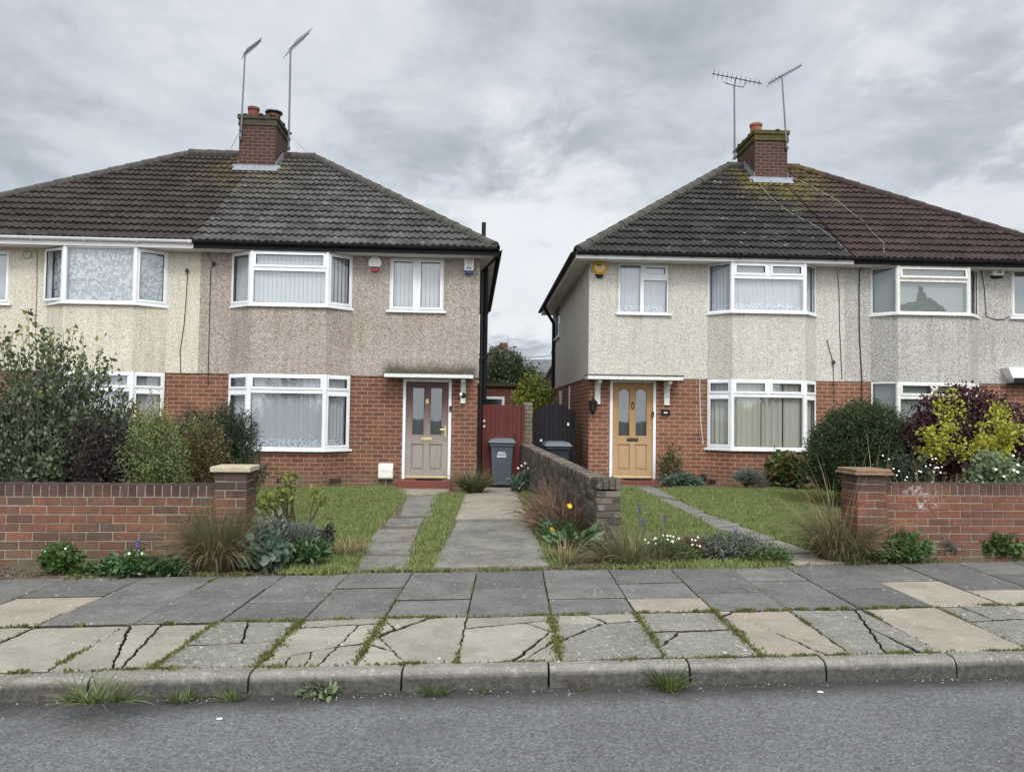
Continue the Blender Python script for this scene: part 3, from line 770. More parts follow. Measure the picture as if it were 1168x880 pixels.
bR1.window(hR1, True, [(0, 1, 0, 1, 0)], [(0, 1, 0, .70, 0), (0, .5, .70, 1, 1), (.5, 1, .70, 1, 1)], [(0, 1, 0, 1, 0)], 'net')
bR1.window(hR1, False, SIDE, TOP2, SIDE, 'drape')
flat_window(hR1, FRONT, *swR1, [(0, .47, 0, 1, 0), (.47, 1, 0, .71, 0), (.47, 1, .71, 1, 1)], 'net')
q = Pl(-UR, DEPTH, 0, -1)
flat_window(hR1, q, DEPTH - y_side[1], DEPTH - y_side[0], zwl, zwh, [(0, 1, 0, 1, 0)], None)
door(hR1, FR, *dR1[:2], dR1[3], dR1[2], 'arch', 'oak')
cz2 = FR.z(722, 432.8, -.45)
canopy(hR1, FR.u(670.5, 430, -.45), FR.u(779.5, 432, -.45), cz2, .45, .085)
bracket(hR1, FR.u(681.6, 445, 0), .12, cz2 - .002, .53, .34); bracket(hR1, FR.u(760.5, 445, 0), .12, cz2 - .002, .53, .34)
sb = MB(); sb.box(dR1[0] - .12, dR1[1] + .22, -.34, .03, -.02, dR1[2] - .003, 0); sb.build('door_step', M['redstep'], hR1, .012)
ab = MB(); u, z = FR.uz(816, 549, -.25)
for k in range(4):
    for r in range(2): ab.box(u - .1 + k * .054, u - .06 + k * .054, -.13, -.04, z - .035 + r * .036, z - .007 + r * .036)
ab.build('air_brick', M['bronze'], hR1)
yp, zp = FR.yz(631.5, 375, -UR - .06)
downpipe(hR1, [(-UR - .41, yp - .6, zER - .07), (-UR - .40, yp - .6, zER - .18), (-UR - .06, yp, zsR - .45), (-UR - .06, yp, .0)], .055, clips=[(-UR - .06, yp, z) for z in (2.75, 3.6)])
yp2, _ = FR.yz(650, 450, -UR); downpipe(hR1, [(-UR - .01, yp2, .9), (-UR - .01, yp2, 2.36)], .02, 'upvc')
yp3, _ = FR.yz(640.5, 450, -UR); downpipe(hR1, [(-UR - .02, yp3, .9), (-UR - .02, yp3, 2.30)], .045, 'flaky')
# --- grey pebbledash house with the red-brown roof
bR2 = bay_px(FR, 993, 1024.5, 1105, 1116, zbR, zsR, 512, 357.5, 1065)
swR2 = (FR.u(1153.5, 330), FR.u(1213, 330), FR.z(1165, 362), FR.z(1165, 306))
hR2 = house(FR, 'semi-detached house with grey pebbledash, red-brown roof and worn white bay window', 0, UR - .42, 1, zbR, zsR, zER, M['grey'], M['brickR'], M['roofR2'], M['roofR2'], M['black'], M['black'], bR2, [swR2], [])
bR2.window(hR2, True, [(0, 1, 0, 1, 0)], [(0, 1, 0, .70, 0), (0, 1, .70, 1, 2)], [(0, 1, 0, 1, 0)], 'venetian', 'oldwhite', ajar=.10)
bR2.window(hR2, False, [(0, 1, 0, 1, 0)], TOP2, SIDE, 'venetian', 'oldwhite')
flat_window(hR2, FRONT, *swR2, [(0, .5, 0, 1, 1), (.5, 1, 0, 1, 1)], 'venetian')
pu = FR.u(1150, 425, -.25); pz0, pz1 = FR.z(1160, 436.5, -.25), FR.z(1160, 419, -.25)
pc = MB(); pc.prism([(pu, pz1), (pu + 1.5, pz1), (pu + 1.5, pz0), (pu + .20, pz0), (pu + .10, pz0 + .12)], -.25, -.002, 'y'); o = pc.build('canopy', M['upvc'], hR2, .01)
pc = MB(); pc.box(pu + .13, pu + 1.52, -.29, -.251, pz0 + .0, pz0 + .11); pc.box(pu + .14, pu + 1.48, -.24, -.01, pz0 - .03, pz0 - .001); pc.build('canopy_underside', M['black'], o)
chimney(hR1, -.77, .13, 3.5, 4.95, 7.3, 9.42, [(-.60, 3.9, .15, .32, 'terra', 0)], M['mosscap'], zER)

# ------------------------------------------------------------------ things on the walls
def wthing(fr, name, label, cat, px, py, y=0, group=None):
    u, z = fr.uz(px, py, y); w = fr.w(u, y, z)
    return thing(name, label, cat, w, fr.a, group)
M['yellow'] = plain('yellow_plastic', (.62, .37, .035), .4, .12, 9); M['redplastic'] = plain('red_plastic', (.36, .02, .04), .35, .1, 9)
M['blueplastic'] = plain('blue_plastic', (.02, .018, .12), .35, .1, 9); M['ink'] = plain('dark_ink', (.05, .05, .06), .6); M['greyink'] = plain('grey_ink', (.30, .32, .32), .6)
M['cream_plastic'] = plain('cream_plastic', (.70, .68, .62), .45, .08, 5)
t = wthing(FL, 'burglar_alarm', 'round white alarm box with red base beside the large upstairs bay', 'alarm box', 428, 302)
mb = MB(); n = 20
poly = [(.145 * math.cos(2 * math.pi * k / n), .145 * math.sin(2 * math.pi * k / n) + .03) for k in range(n)]
poly = [(x, z) for x, z in poly if z > -.08] ; poly.sort(key=lambda p: math.atan2(p[1] - .03, p[0])); 
mb.prism([(x, z) for x, z in poly], -.075, .0, 'y'); mb.build('case', M['upvc'], t, .015)
mb = MB(); mb.prism([(-.085, -.081), (.085, -.081), (.07, -.155), (-.07, -.155)], -.07, 0, 'y'); mb.build('strobe', M['redplastic'], t, .008)
t = wthing(FL, 'burglar_alarm', 'narrow white alarm box with blue strip near the house corner', 'alarm box', 535, 304)
mb = MB(); mb.prism([(-.10, -.10), (.10, -.10), (.105, .17), (-.105, .17)], -.09, 0, 'y'); mb.build('case', M['upvc'], t, .012)
mb = MB(); mb.prism([(-.095, -.101), (.095, -.101), (.075, -.175), (-.075, -.175)], -.088, 0, 'y'); mb.build('strobe', M['blueplastic'], t, .008)
mb = MB()
for z, w in ((.125, .055), (.085, .05), (.045, .048), (.0, .04)): 
    x = -w
    while x < w: mb.box(x, x + .012, -.0925, -.0895, z - .011, z + .011, 0); x += .019
mb.box(-.05, -.01, -.0925, -.0895, -.07, -.03, 1); mb.box(.0, .055, -.0925, -.0895, -.065, -.035, 1)
mb.build('lettering', [M['greyink'], M['blueplastic']], t)
t = wthing(FR, 'burglar_alarm', 'yellow hexagonal alarm box with black base under the eaves', 'alarm box', 683.5, 307)
hexa = lambda r, dz: [(r * math.cos(math.pi / 3 * k), r * .92 * math.sin(math.pi / 3 * k) + dz) for k in range(6)]
mb = MB(); mb.prism(hexa(.185, .02), -.05, 0, 'y'); mb.prism(hexa(.15, .025), -.085, -.05, 'y'); mb.build('case', M['yellow'], t, .018)
mb = MB(); mb.prism([(-.09, -.125), (.09, -.125), (.06, -.195), (-.06, -.195)], -.075, 0, 'y'); mb.build('strobe', M['black'], t, .006)
mb = MB(); mb.box(-.085, .085, -.0885, -.086, -.005, .04, 1)
x = -.07
while x < .07: mb.box(x, x + .014, -.0905, -.0886, .007, .026, 0); x += .021
mb.box(-.065, -.02, -.0905, -.086, .055, .10, 0); mb.box(-.01, .03, -.0905, -.086, .055, .10, 0)
mb.build('lettering', [M['ink'], M['cream_plastic']], t)
t = wthing(FR, 'burglar_alarm', 'square white alarm box with black base beside the worn bay window', 'alarm box', 1136, 310)
mb = MB(); mb.box(-.14, .13, -.10, 0, -.10, .14); mb.build('case', M['cream_plastic'], t, .015)
mb = MB(); mb.prism([(-.13, -.101), (.12, -.101), (.09, -.15), (-.12, -.15)], -.09, 0, 'y'); mb.build('strobe', M['black'], t, .006)
mb = MB(); mb.box(-.03, .07, -.103, -.0995, .02, .08, 0); mb.box(-.03, .07, -.103, -.0995, -.05, .005, 0); mb.build('lettering', M['greyink'], t)
t = wthing(FR, 'wall_lantern', 'black wall lantern left of the oak front door', 'lamp', 675.5, 463, .022)
mb = MB(); mb.lathe([(.012, .17), (.02, .15), (.10, .10), (.105, .085)], (0, -.13), 6); mb.lathe([(.062, -.10), (.045, -.13), (.02, -.15), (.025, -.17), (.005, -.20)], (0, -.13), 8)
for k in range(6):
    a = math.pi / 3 * k; mb.tube([(.092 * math.cos(a), -.13 + .092 * math.sin(a), .09), (.06 * math.cos(a), -.13 + .06 * math.sin(a), -.10)], .008, 5)
mb.tube([(0, 0, .02), (0, -.05, .12), (0, -.10, .20), (0, -.13, .18)], .011, 6); mb.box(-.035, .035, -.02, 0, -.08, .09); mb.build('lantern_frame', M['black'], t)
mb = MB(); mb.lathe([(.085, .085), (.056, -.10)], (0, -.13), 6); mb.build('lantern_glass', M['dimglass'], t)
t = wthing(FR, 'house_number_plaque', 'black house number plaque on the brick right of the oak door', 'plaque', 759, 470.5, .022)
mb = MB(); mb.box(-.10, .10, -.02, 0, -.07, .07); mb.build('plate', M['black'], t, .008)
mb = MB(); [mb.box(x, x + .02, -.023, -.0195, -.015, .02) for x in (-.04, -.01, .02)]; mb.build('numerals', M['upvc'], t)
for fr, px_, py_, lab in ((FL, 513.6, 466, 'small black doorbell on the frame of the faded mauve door'), (FR, 744.6, 472.3, 'small black doorbell on the frame of the oak door')):
    t = wthing(fr, 'doorbell', lab, 'doorbell', px_, py_, .01)
    mb = MB(); mb.box(-.024, .024, -.03, 0, -.06, .06); mb.build('case', M['black'], t, .008)
    mb = MB(); mb.lathe([(.012, 0), (.012, .004)], (0, 0), 10); mb.v = [(x, -.03 - z, y - .02) for x, y, z in mb.v]; mb.build('button', M['greyink'], t)
t = wthing(FL, 'gas_meter_box', 'white gas meter box on the brick wall beside the doorstep', 'meter box', 440.5, 537, .022)
mb = MB(); mb.prism([(0, -.16), (-.13, -.16), (-.15, -.12), (-.15, .12), (-.10, .17), (0, .17)], -.155, .155, 'x'); mb.build('cover', M['cream_plastic'], t, .02)
mb = MB(); mb.box(-.12, .12, -.153, -.149, -.002, .006); mb.build('seam', M['greyink'], t)
mb = MB(); mb.tube([(.0, -.05, -.16), (.0, -.05, -.40)], .016, 8); mb.build('pipe', M['metal'], t)
t = wthing(FL, 'wall_vent_cover', 'small round vent ring on the cream pebbledash under the eaves', 'vent', 31.5, 290.5)
mb = MB(); mb.tube([(.085 * math.cos(a), -.012, .085 * math.sin(a)) for a in np.linspace(0, 2 * math.pi, 21)], .014, 6); mb.build('ring', M['metal'], t); mb = MB(); mb.prism([(.08 * math.cos(a), .08 * math.sin(a)) for a in np.linspace(0, 2 * math.pi, 17)[:-1]], -.012, 0, 'y'); mb.build('cover', M['cream'], t)
t = wthing(FL, 'wall_clock_ornament', 'small black and white ornament hanging on the canopy bracket', 'ornament', 528.5, 451, -.34)
mb = MB(); mb.prism([(.055 * math.cos(a), .065 * math.sin(a)) for a in np.linspace(0, 2 * math.pi, 13)[:-1]], -.015, 0, 'y'); mb.build('body', M['black'], t, .006)
mb = MB(); mb.prism([(-.05 + .03 * math.cos(a), .03 + .035 * math.sin(a)) for a in np.linspace(0, 2 * math.pi, 9)[:-1]], -.02, -.0152, 'y'); mb.build('patch', M['upvc'], t)
for fr, px_, py_, lab, y in ((FL, 489, 549, 'thin black doormat on the red step of the faded door', -.18), (FR, 727, 547.5, 'dark doormat on the red step of the oak door', -.18)):
    u, _ = fr.uz(px_, py_, y); zt = (dL2 if fr is FL else dR1)[2]
    t = thing('doormat', lab, 'doormat', fr.w(u, y, zt), fr.a)
    n = 14; mb = MB(); mb.prism([(.30 * math.cos(2 * math.pi * k / n), .10 * math.sin(2 * math.pi * k / n)) for k in range(n)], 0, .018); mb.build('mat', M['mat'], t, .004)
# cables on the walls and roofs
def cable(fr, label, pts, y=-.012, r=.008, mat='cable', knots=(), name='wall_cable'):
    P = []
    for i, p in enumerate(pts):
        u, z = fr.uz(p[0], p[1], p[2] if len(p) > 2 else y); P.append(fr.w(u, p[2] if len(p) > 2 else y, z))
    o0 = P[0]; mb = MB(); mb.tube([tuple(a - b for a, b in zip(p, o0)) for p in P], r, 5)
    for k in knots:
        c = Vector(P[k]) - Vector(o0); mb.tube([tuple(c + Vector((0, -.03, -.035))), tuple(c + Vector((0, -.03, .035)))], .035, 8)
    o = mb.build(name, M[mat]); o.location = o0; return tag(o, label, 'cable')
cable(FL, 'thin dark cable hanging down the cream pebbledash beside the party line', [(214, 309), (213, 330), (210, 370), (205.5, 400), (206, 425)], knots=(0,))
cable(FL, 'dark cable running down the brown pebbledash left of the bay', [(238, 288), (240, 295), (244.5, 301), (240.5, 306), (239, 360), (237.5, 425), (238, 440, .01)], knots=(2,))
cable(FL, 'fine straight cable on the cream pebbledash left of the upstairs bay', [(42.3, 285), (42, 330), (40.5, 372)], r=.006)
cable(FR, 'thin brown cable dropping from the gutter end on pale pebbledash', [(968, 299), (958, 308), (955, 311), (957, 330), (958, 380), (960.5, 432)])
cable(FR, 'short kinked dark cable on pale pebbledash beside the party line', [(943.3, 387), (947, 402), (950.3, 413), (951.3, 460, .01)], knots=(2,))
cable(FR, 'thick black cable down the grey pebbledash left of its bay', [(985, 302), (980.5, 309), (980, 330), (980.2, 380), (983, 432), (983, 470, .008)], r=.014)
cable(FR, 'loose black cable looped between the two upstairs windows on grey pebbledash', [(1119, 306), (1123, 330), (1125, 361), (1137, 364.5), (1146, 364), (1152, 360)], r=.009)
cable(FR, 'cracked grey cable stub on grey pebbledash below the worn bay', [(1103, 380), (1106, 400), (1108.5, 432)], r=.006)
cable(FR, 'white cable running down the red brick left of the lower bay', [(798.5, 428, -.012), (798, 440, .012), (799, 480, .012), (802, 506, .012)], r=.011, mat='whitecable')
def roofcable(fr, label, pts, zE):
    P = []
    for px_, py_ in pts:   # meet the roof plane
        lo, hi = -OVER, 6
        for _ in range(40):
            y = (lo + hi) / 2; u, z = fr.uz(px_, py_, y)
            if z < zE + (y + OVER) * TANP + .07: hi = y
            else: lo = y
            if z > zE + (y + OVER) * TANP + .07: lo = lo
        # below the plane means we have gone too far back
        lo, hi = -OVER, 5
        for _ in range(40):
            y = (lo + hi) / 2; u, z = fr.uz(px_, py_, y)
            if z > zE + (y + OVER) * TANP + .06: lo = y
            else: hi = y
        P.append(fr.w(u, y, z))
    o0 = P[0]; mb = MB(); mb.tube([tuple(a - b for a, b in zip(p, o0)) for p in P], .006, 4)
    o = mb.build('roof_cable', M['metal']); o.location = o0; tag(o, label, 'cable')
roofcable(FR, 'white aerial cable slanting across the mossy dark roof to the gutter', [(860, 203), (880, 226), (902, 243), (935, 260), (955, 275), (967, 287)], zER)
roofcable(FR, 'white aerial cable winding down the red-brown roof below the chimney', [(900, 200), (925, 212), (953, 227), (972, 243), (985, 252), (997, 267), (1008, 277), (1008, 288)], zER)

# ------------------------------------------------------------------ television aerials on the chimneys
def aerial(label, fr, base, top, ymast, tip, tail, nel, elen, elev=0.0, r=.018, ytip=0.0, vert=False, lower=None):
    ub, zb = fr.uz(*base, ymast); ut, zt = fr.uz(*top, ymast)
    w = fr.w(ub, ymast, zb); t = thing('tv_aerial', label, 'aerial', w, fr.a, 'television aerials on the chimneys')
    mb = MB(); mb.tube([(0, 0, 0), (ut - ub, 0, zt - zb)], [r, r * .85], 8); mb.build('mast', M['mast'], t)
    mb = MB()
    for f in (.05, .22): mb.tube([(-.01, .12 , (zt - zb) * f * .5), (0, -.02, (zt - zb) * f * .5)], .018, 6); mb.box(-.04, .04, -.035, .03, (zt - zb) * f * .5 - .03, (zt - zb) * f * .5 + .03)
    mb.build('mast_clamp', M['darkmetal'], t)
    a = fr.uz(*tail, ymast); b = fr.uz(*tip, ymast + ytip)
    A = Vector((a[0] - ub, 0, a[1] - zb)); B = Vector((b[0] - ub, ytip, b[1] - zb)); d = (B - A).normalized()
    mb = MB(); mb.tube([tuple(A), tuple(B)], .013, 6)
    top_ = Vector((ut - ub, 0, zt - zb)); near = A + d * max(0, min((B - A).length, (top_ - A).dot(d)))
    mb.tube([tuple(top_), tuple(near)], .014, 6); mb.build('boom', M['darkmetal'], t)
    side = d.cross(Vector((0, 0, 1))).normalized() if not vert else d.cross(Vector((0, 1, 0))).normalized()
    if elev: side = (side + Vector((0, 0, elev)) + d * .25).normalized()
    mb = MB()
    for k in range(nel):
        c = A + (B - A) * (k + .4) / nel; l = elen * (1 - .35 * k / nel)
        mb.tube([tuple(c - side * l), tuple(c + side * l)], .006, 5)
        mb.box(c.x - .018, c.x + .018, c.y - .018, c.y + .018, c.z - .012, c.z + .022)
    mb.build('elements', M['darkmetal'], t)
    if lower:
        mb = MB(); P = [fr.uz(px_, py_, ymast) for px_, py_ in lower]; P = [(p[0] - ub, 0, p[1] - zb) for p in P]
        mb.tube(P, .012, 6)
        for e in (P[0], P[1]): mb.tube([(e[0] - .12, -.25, e[2] - .07), (e[0] + .1, .25, e[2] + .1)], .007, 5)
        mb.build('support_arm', M['darkmetal'], t)
    return t
aerial('tall thin aerial mast left of the twin pots, pointing up right', FL, (274.5, 160), (279.5, 62), 3.44, (297.5, 46.5), (278, 62), 13, .17, 1.6, .024, .5)
aerial('tallest aerial mast at the right edge of the chimney with a cowl', FL, (329.2, 172), (331.5, 55), 4.2, (352.5, 38), (330, 56.5), 8, .34, 1.2, .030, .9)
aerial('aerial with a long slanted array left of the mossy chimney', FR, (838, 182), (837.6, 97.5), 4.4, (869, 95.5), (812, 84), 11, .13, .9, .030, -.4, lower=[(826.5, 94.5), (831, 96), (837.6, 97.8), (848, 99.5), (852, 92.5)])
aerial('leaning aerial rising to the right behind the mossy chimney', FR, (897.5, 171), (891.8, 86), 3.46, (914.5, 74.5), (876.5, 95.5), 10, .13, .9, .026, .4)
# guy wires
for fr, pts, lab in ((FL, [(272.5, 152, 3.42), (263, 170, 4.3)], 'fine guy wire left of the chimney with twin pots'), (FL, [(332, 156, 4.2), (350, 173.5, 4.4)], 'fine guy wire right of the chimney with twin pots'), (FR, [(838, 177, 4.3), (833.5, 188, 4.4)], 'fine stay wire at the foot of the slanted aerial')):
    cable(fr, lab, pts, r=.006, mat='metal', name='guy_wire')
# ------------------------------------------------------------------ ground, road, pavement
def gp(px, py):
    z = 0
    for _ in range(6):
        x, y = gnd(px, py, z); z = gz(x, y)
    return (x, y, z)
yk = lambda x: 4.98 + .109 * x
ymid = lambda x: 6.12 + .135 * x
yback = lambda x: 7.87 + .155 * x
def groundmat(name, lo, hi, fine, rough=.95, bumpd=.01, stain=None, fs=60):
    m = NT(name); co = m.coord('Object')
    c = m.mix(m.ramp(m.noise(co, 1.7, 6, .7), (.35, 0.0), (.68, 1.0)), lo, hi)
    c = m.mix(m.ramp(m.noise(co, fs, 4, .75), (.5, 0.0), (.72, .7)), c, fine)
    if stain: c = m.mix(m.ramp(m.noise(co, 5, 6, .7), (.5, 0.0), (.7, .6)), c, stain)
    m.col(c); m.rough(rough); m.spec(.2); m.bump(m.noise(co, fs, 5, .75), .8, bumpd)
    return m.mat
def asphalt():
    m = NT('worn_asphalt'); co = m.coord('Object')
    x, y, z = m.sep(co)[:3]
    c = m.mix(m.ramp(m.noise(co, .9, 5, .65), (.35, 0.0), (.7, 1.0)), (.118, .118, .119), (.158, .158, .159))
    g = m.sep(m.voro(co, 82, what='Color'))[0]
    c = m.mix(m.ramp(g, (.10, .6), (.45, 0.0)), c, (.060, .060, .062))
    c = m.mix(m.ramp(g, (.72, 0.0), (1.0, .5)), c, (.27, .27, .275))
    c = m.mix(m.ramp(m.voro(co, 3.7), (.018, .9), (.030, 0.0)), c, (.52, .51, .49))
    edge = m.math('SUBTRACT', m.math('ADD', m.math('MULTIPLY', x, .112), 4.86), y)
    edge = m.math('ADD', edge, m.math('MULTIPLY', m.math('SUBTRACT', m.noise(co, 4, 5, .7), .5), .30))
    c = m.mix(m.ramp(edge, (.10, .9), (.34, 0.0)), c, (.036, .034, .030))
    m.col(c); m.rough(.88); m.spec(.25)
    c = m.mix(m.ramp(m.noise(m.coord('Object', (.6, 1, 1)), 1.6, 5, .7), (.52, 0.0), (.70, .45)), c, (.075, .075, .074)); m.col(c)
    m.bump(m.math('ADD', m.voro(co, 105), m.noise(co, 160, 3, .7)), .65, .007)
    return m.mat
M['asphalt'] = asphalt()
M['soil'] = groundmat('dry_soil', (.085, .065, .048), (.14, .112, .082), (.22, .19, .15), bumpd=.03, fs=34)
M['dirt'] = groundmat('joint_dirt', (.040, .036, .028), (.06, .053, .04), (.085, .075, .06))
def flagmat(name, lo, hi, speck, amount=.5, moss=.3, splash=False):
    m = NT(name); co = m.coord('Object')
    c = m.mix(m.island(), lo, hi)
    c = m.mix(m.ramp(m.noise(co, 2.6, 6, .7), (.36, 0.0), (.68, .75)), c, tuple(x * .60 for x in lo))
    g = m.noise(co, 90, 3, .7)
    c = m.mix(m.ramp(g, (.48, 0.0), (.68, amount * .5)), c, speck)
    c = m.mix(m.math('MULTIPLY', m.ramp(m.noise(co, 17, 6, .75), (.54, 0.0), (.64, 1.0)), amount * .55), c, speck)
    c = m.mix(m.ramp(m.voro(m.coord('Object', (1, .6, 1)), 6.5), (.05, .85), (.085, 0.0)), c, tuple(min(1, x * 1.35) for x in speck))
    c = m.mix(m.ramp(m.voro(co, 23), (.10, .6), (.16, 0.0)), c, tuple(min(1, x * 1.15) for x in speck))
    c = m.mix(m.ramp(m.noise(co, 4.3, 6, .75), (.58, 0.0), (.72, moss)), c, (.075, .078, .05))
    if splash:     # road dirt on the kerb face
        f = m.n('ShaderNodeMapRange'); m.set(f.inputs[0], m.math('ADD', m.sep(co)[2], m.math('MULTIPLY', m.math('SUBTRACT', m.noise(co, 7, 5, .7), .5), .05))); f.inputs[1].default_value = -.012; f.inputs[2].default_value = -.05; f.inputs[4].default_value = .95
        c = m.mix(f.outputs[0], c, m.mix(m.ramp(m.noise(co, 30, 4, .7), (.4, 0.0), (.65, 1.0)), (.045, .043, .041), (.095, .09, .083)))
    m.col(c); m.rough(.9); m.spec(.2); m.bump(m.math('ADD', g, m.math('MULTIPLY', m.noise(co, 14, 5, .7), 1.4)), .7, .008)
    return m.mat
M['flag_dark'] = flagmat('dark_paving_flag', (.100, .098, .093), (.170, .166, .156), (.33, .325, .305), .55)
M['flag_light'] = flagmat('pale_paving_flag', (.27, .25, .205), (.34, .315, .265), (.44, .415, .36), .5)
M['flag_speck'] = flagmat('lichened_paving_flag', (.165, .157, .135), (.20, .19, .165), (.46, .45, .40), .95, .4)
M['flag_pink'] = flagmat('buff_paving_flag', (.30, .262, .21), (.35, .31, .255), (.45, .42, .36), .45)
M['concrete'] = groundmat('grey_concrete', (.105, .10, .09), (.215, .205, .18), (.34, .32, .28), stain=(.075, .075, .058), fs=30)
M['concrete_pale'] = groundmat('pale_concrete', (.20, .18, .145), (.31, .28, .225), (.42, .39, .32), stain=(.15, .145, .105), fs=48)
M['kerb'] = flagmat('kerb_concrete', (.19, .18, .155), (.235, .222, .195), (.40, .38, .34), .8, .5, True)
# sheets
mb = MB(); mb.quad((-400, -200, -.30), (400, -200, -.30), (400, 700, -.30), (-400, 700, -.30)); tag(mb.build('ground', M['soil']), kind='structure')
mb = MB()
mb.quad((-60, -9, -.122), (60, -9, -.122), (60, yk(60) - .11, -.122), (-60, yk(-60) + 3, -.122))
mb = MB(); xs_ = [-60, -12, -6, -3, 0, 3, 6, 12, 60]
for a, b in zip(xs_, xs_[1:]): mb.quad((a, -9, -.122), (b, -9, -.122), (b, yk(b) - .09, -.122), (a, yk(a) - .09, -.122))
tag(mb.build('road', M['asphalt']), kind='structure')
mb = MB()
for a, b in zip(xs_, xs_[1:]): mb.quad((a, yk(a) - .02, -.05), (b, yk(b) - .02, -.05), (b, yback(b) + .12, -.05), (a, yback(a) + .12, -.05))
tag(mb.build('pavement_bed', M['dirt']), kind='structure')
def soil_sheet():
    xs = np.concatenate([np.linspace(-14, -6, 9)[:-1], np.linspace(-6, 7, 66), np.linspace(7, 15, 9)[1:]]); V = []; F = []
    nr = 40
    for x in xs:
        for k in range(nr + 1):
            f = (k / nr) ** 1.6; y = yback(x) + .0 + f * (34 - yback(x))
            V.append((x, y, gz(x, y) - .012 + (random.uniform(-.015, .018) if k else -.03)))
    for i in range(len(xs) - 1):
        for k in range(nr):
            a = i * (nr + 1) + k; F.append((a, a + nr + 1, a + nr + 2, a + 1))
    tag(raw('garden_soil', V, F, M['soil'], smooth=True), kind='structure')
soil_sheet()

# paving slabs: polygons with a worn edge, split where the photo shows them cracked
def wob(x, y, amp):
    return (x + amp * (math.sin(27 * y + 11 * x) + .7 * math.sin(61 * y - 43 * x) + .6 * math.sin(131 * x + 110 * y)),
            y + amp * (math.sin(31 * x - 17 * y) + .7 * math.sin(63 * x + 51 * y) + .6 * math.sin(120 * x - 121 * y)))
def cutpoly(poly, p, q):
    L, Rr = [], []
    s = lambda a: (q[0] - p[0]) * (a[1] - p[1]) - (q[1] - p[1]) * (a[0] - p[0])
    for a, b in zip(poly, poly[1:] + poly[:1]):
        sa, sb_ = s(a), s(b)
        (L if sa >= 0 else Rr).append(a)
        if sa * sb_ < 0:
            t = sa / (sa - sb_); c = (a[0] + (b[0] - a[0]) * t, a[1] + (b[1] - a[1]) * t); L.append(c); Rr.append(c)
    return [x for x in (L, Rr) if len(x) > 2]
def inside(poly, p):
    r = False
    for (x1, y1), (x2, y2) in zip(poly, poly[1:] + poly[:1]):
        if (y1 > p[1]) != (y2 > p[1]) and p[0] < (x2 - x1) * (p[1] - y1) / (y2 - y1) + x1: r = not r
    return r
def inset(poly, d):
    """joints across the walking line open wider than those along it"""
    K = 3.6; poly = [(x, y / K) for x, y in poly]
    n = len(poly); out = []
    A = sum(a[0] * b[1] - b[0] * a[1] for a, b in zip(poly, poly[1:] + poly[:1]))
    if A < 0: poly = poly[::-1]
    for i in range(n):
        p0, p1, p2 = poly[i - 1], poly[i], poly[(i + 1) % n]
        e1 = Vector((p1[0] - p0[0], p1[1] - p0[1])); e2 = Vector((p2[0] - p1[0], p2[1] - p1[1]))
        if e1.length < 1e-6 or e2.length < 1e-6: continue
        n1 = Vector((-e1.y, e1.x)).normalized(); n2 = Vector((-e2.y, e2.x)).normalized()
        b = n1 + n2
        if b.length < 1e-3: continue
        b = b.normalized(); k = d / max(.35, b.dot(n1)); out.append((p1[0] + b.x * k, p1[1] + b.y * k))
    return [(x, y * K) for x, y in out]
def slab(mb, poly, gap, amp, mi, z=0.0, th=.06, tilt=.006, side=None):
    poly = inset(poly, gap)
    if len(poly) < 3: return
    pts = []
    for a, b in zip(poly, poly[1:] + poly[:1]):
        n = max(1, int(math.dist(a, b) / .028))
        for k in range(n): pts.append(wob(a[0] + (b[0] - a[0]) * k / n, a[1] + (b[1] - a[1]) * k / n, amp))
    cx, cy = sum(p[0] for p in pts) / len(pts), sum(p[1] for p in pts) / len(pts)
    tx, ty, dz = random.uniform(-tilt, tilt), random.uniform(-tilt, tilt), random.uniform(-.005, .005)
    h = lambda x, y: z + dz + (x - cx) * tx + (y - cy) * ty
    n = len(pts)
    inn = [(cx + (p[0] - cx) * .985, cy + (p[1] - cy) * .985) for p in pts]
    vs = [(p[0], p[1], z - th) for p in pts] + [(p[0], p[1], h(*p) - .007) for p in pts] + [(p[0], p[1], h(*p)) for p in inn]
    fs = [(k, (k + 1) % n, n + (k + 1) % n, n + k) for k in range(n)]
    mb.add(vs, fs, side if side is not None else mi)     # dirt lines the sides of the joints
    fs = [(n + k, n + (k + 1) % n, 2 * n + (k + 1) % n, 2 * n + k) for k in range(n)] + [tuple(range(2 * n, 3 * n))]
    base = len(mb.v) - len(vs)
    for f in fs: mb.f.append([base + i for i in f]); mb.m.append(mi)
XS = [-10.1, -9.4, -8.8, -8.1, -7.4, -6.75, -6.1, -5.45, -4.8, -4.13, -3.46, -2.80, -2.19, -1.58, -.97, -.33, .34, 1.03, 1.69, 2.33, 2.97, 3.65, 4.3, 5.0, 5.7, 6.4, 7.05, 7.7, 8.4, 9.1, 9.8]
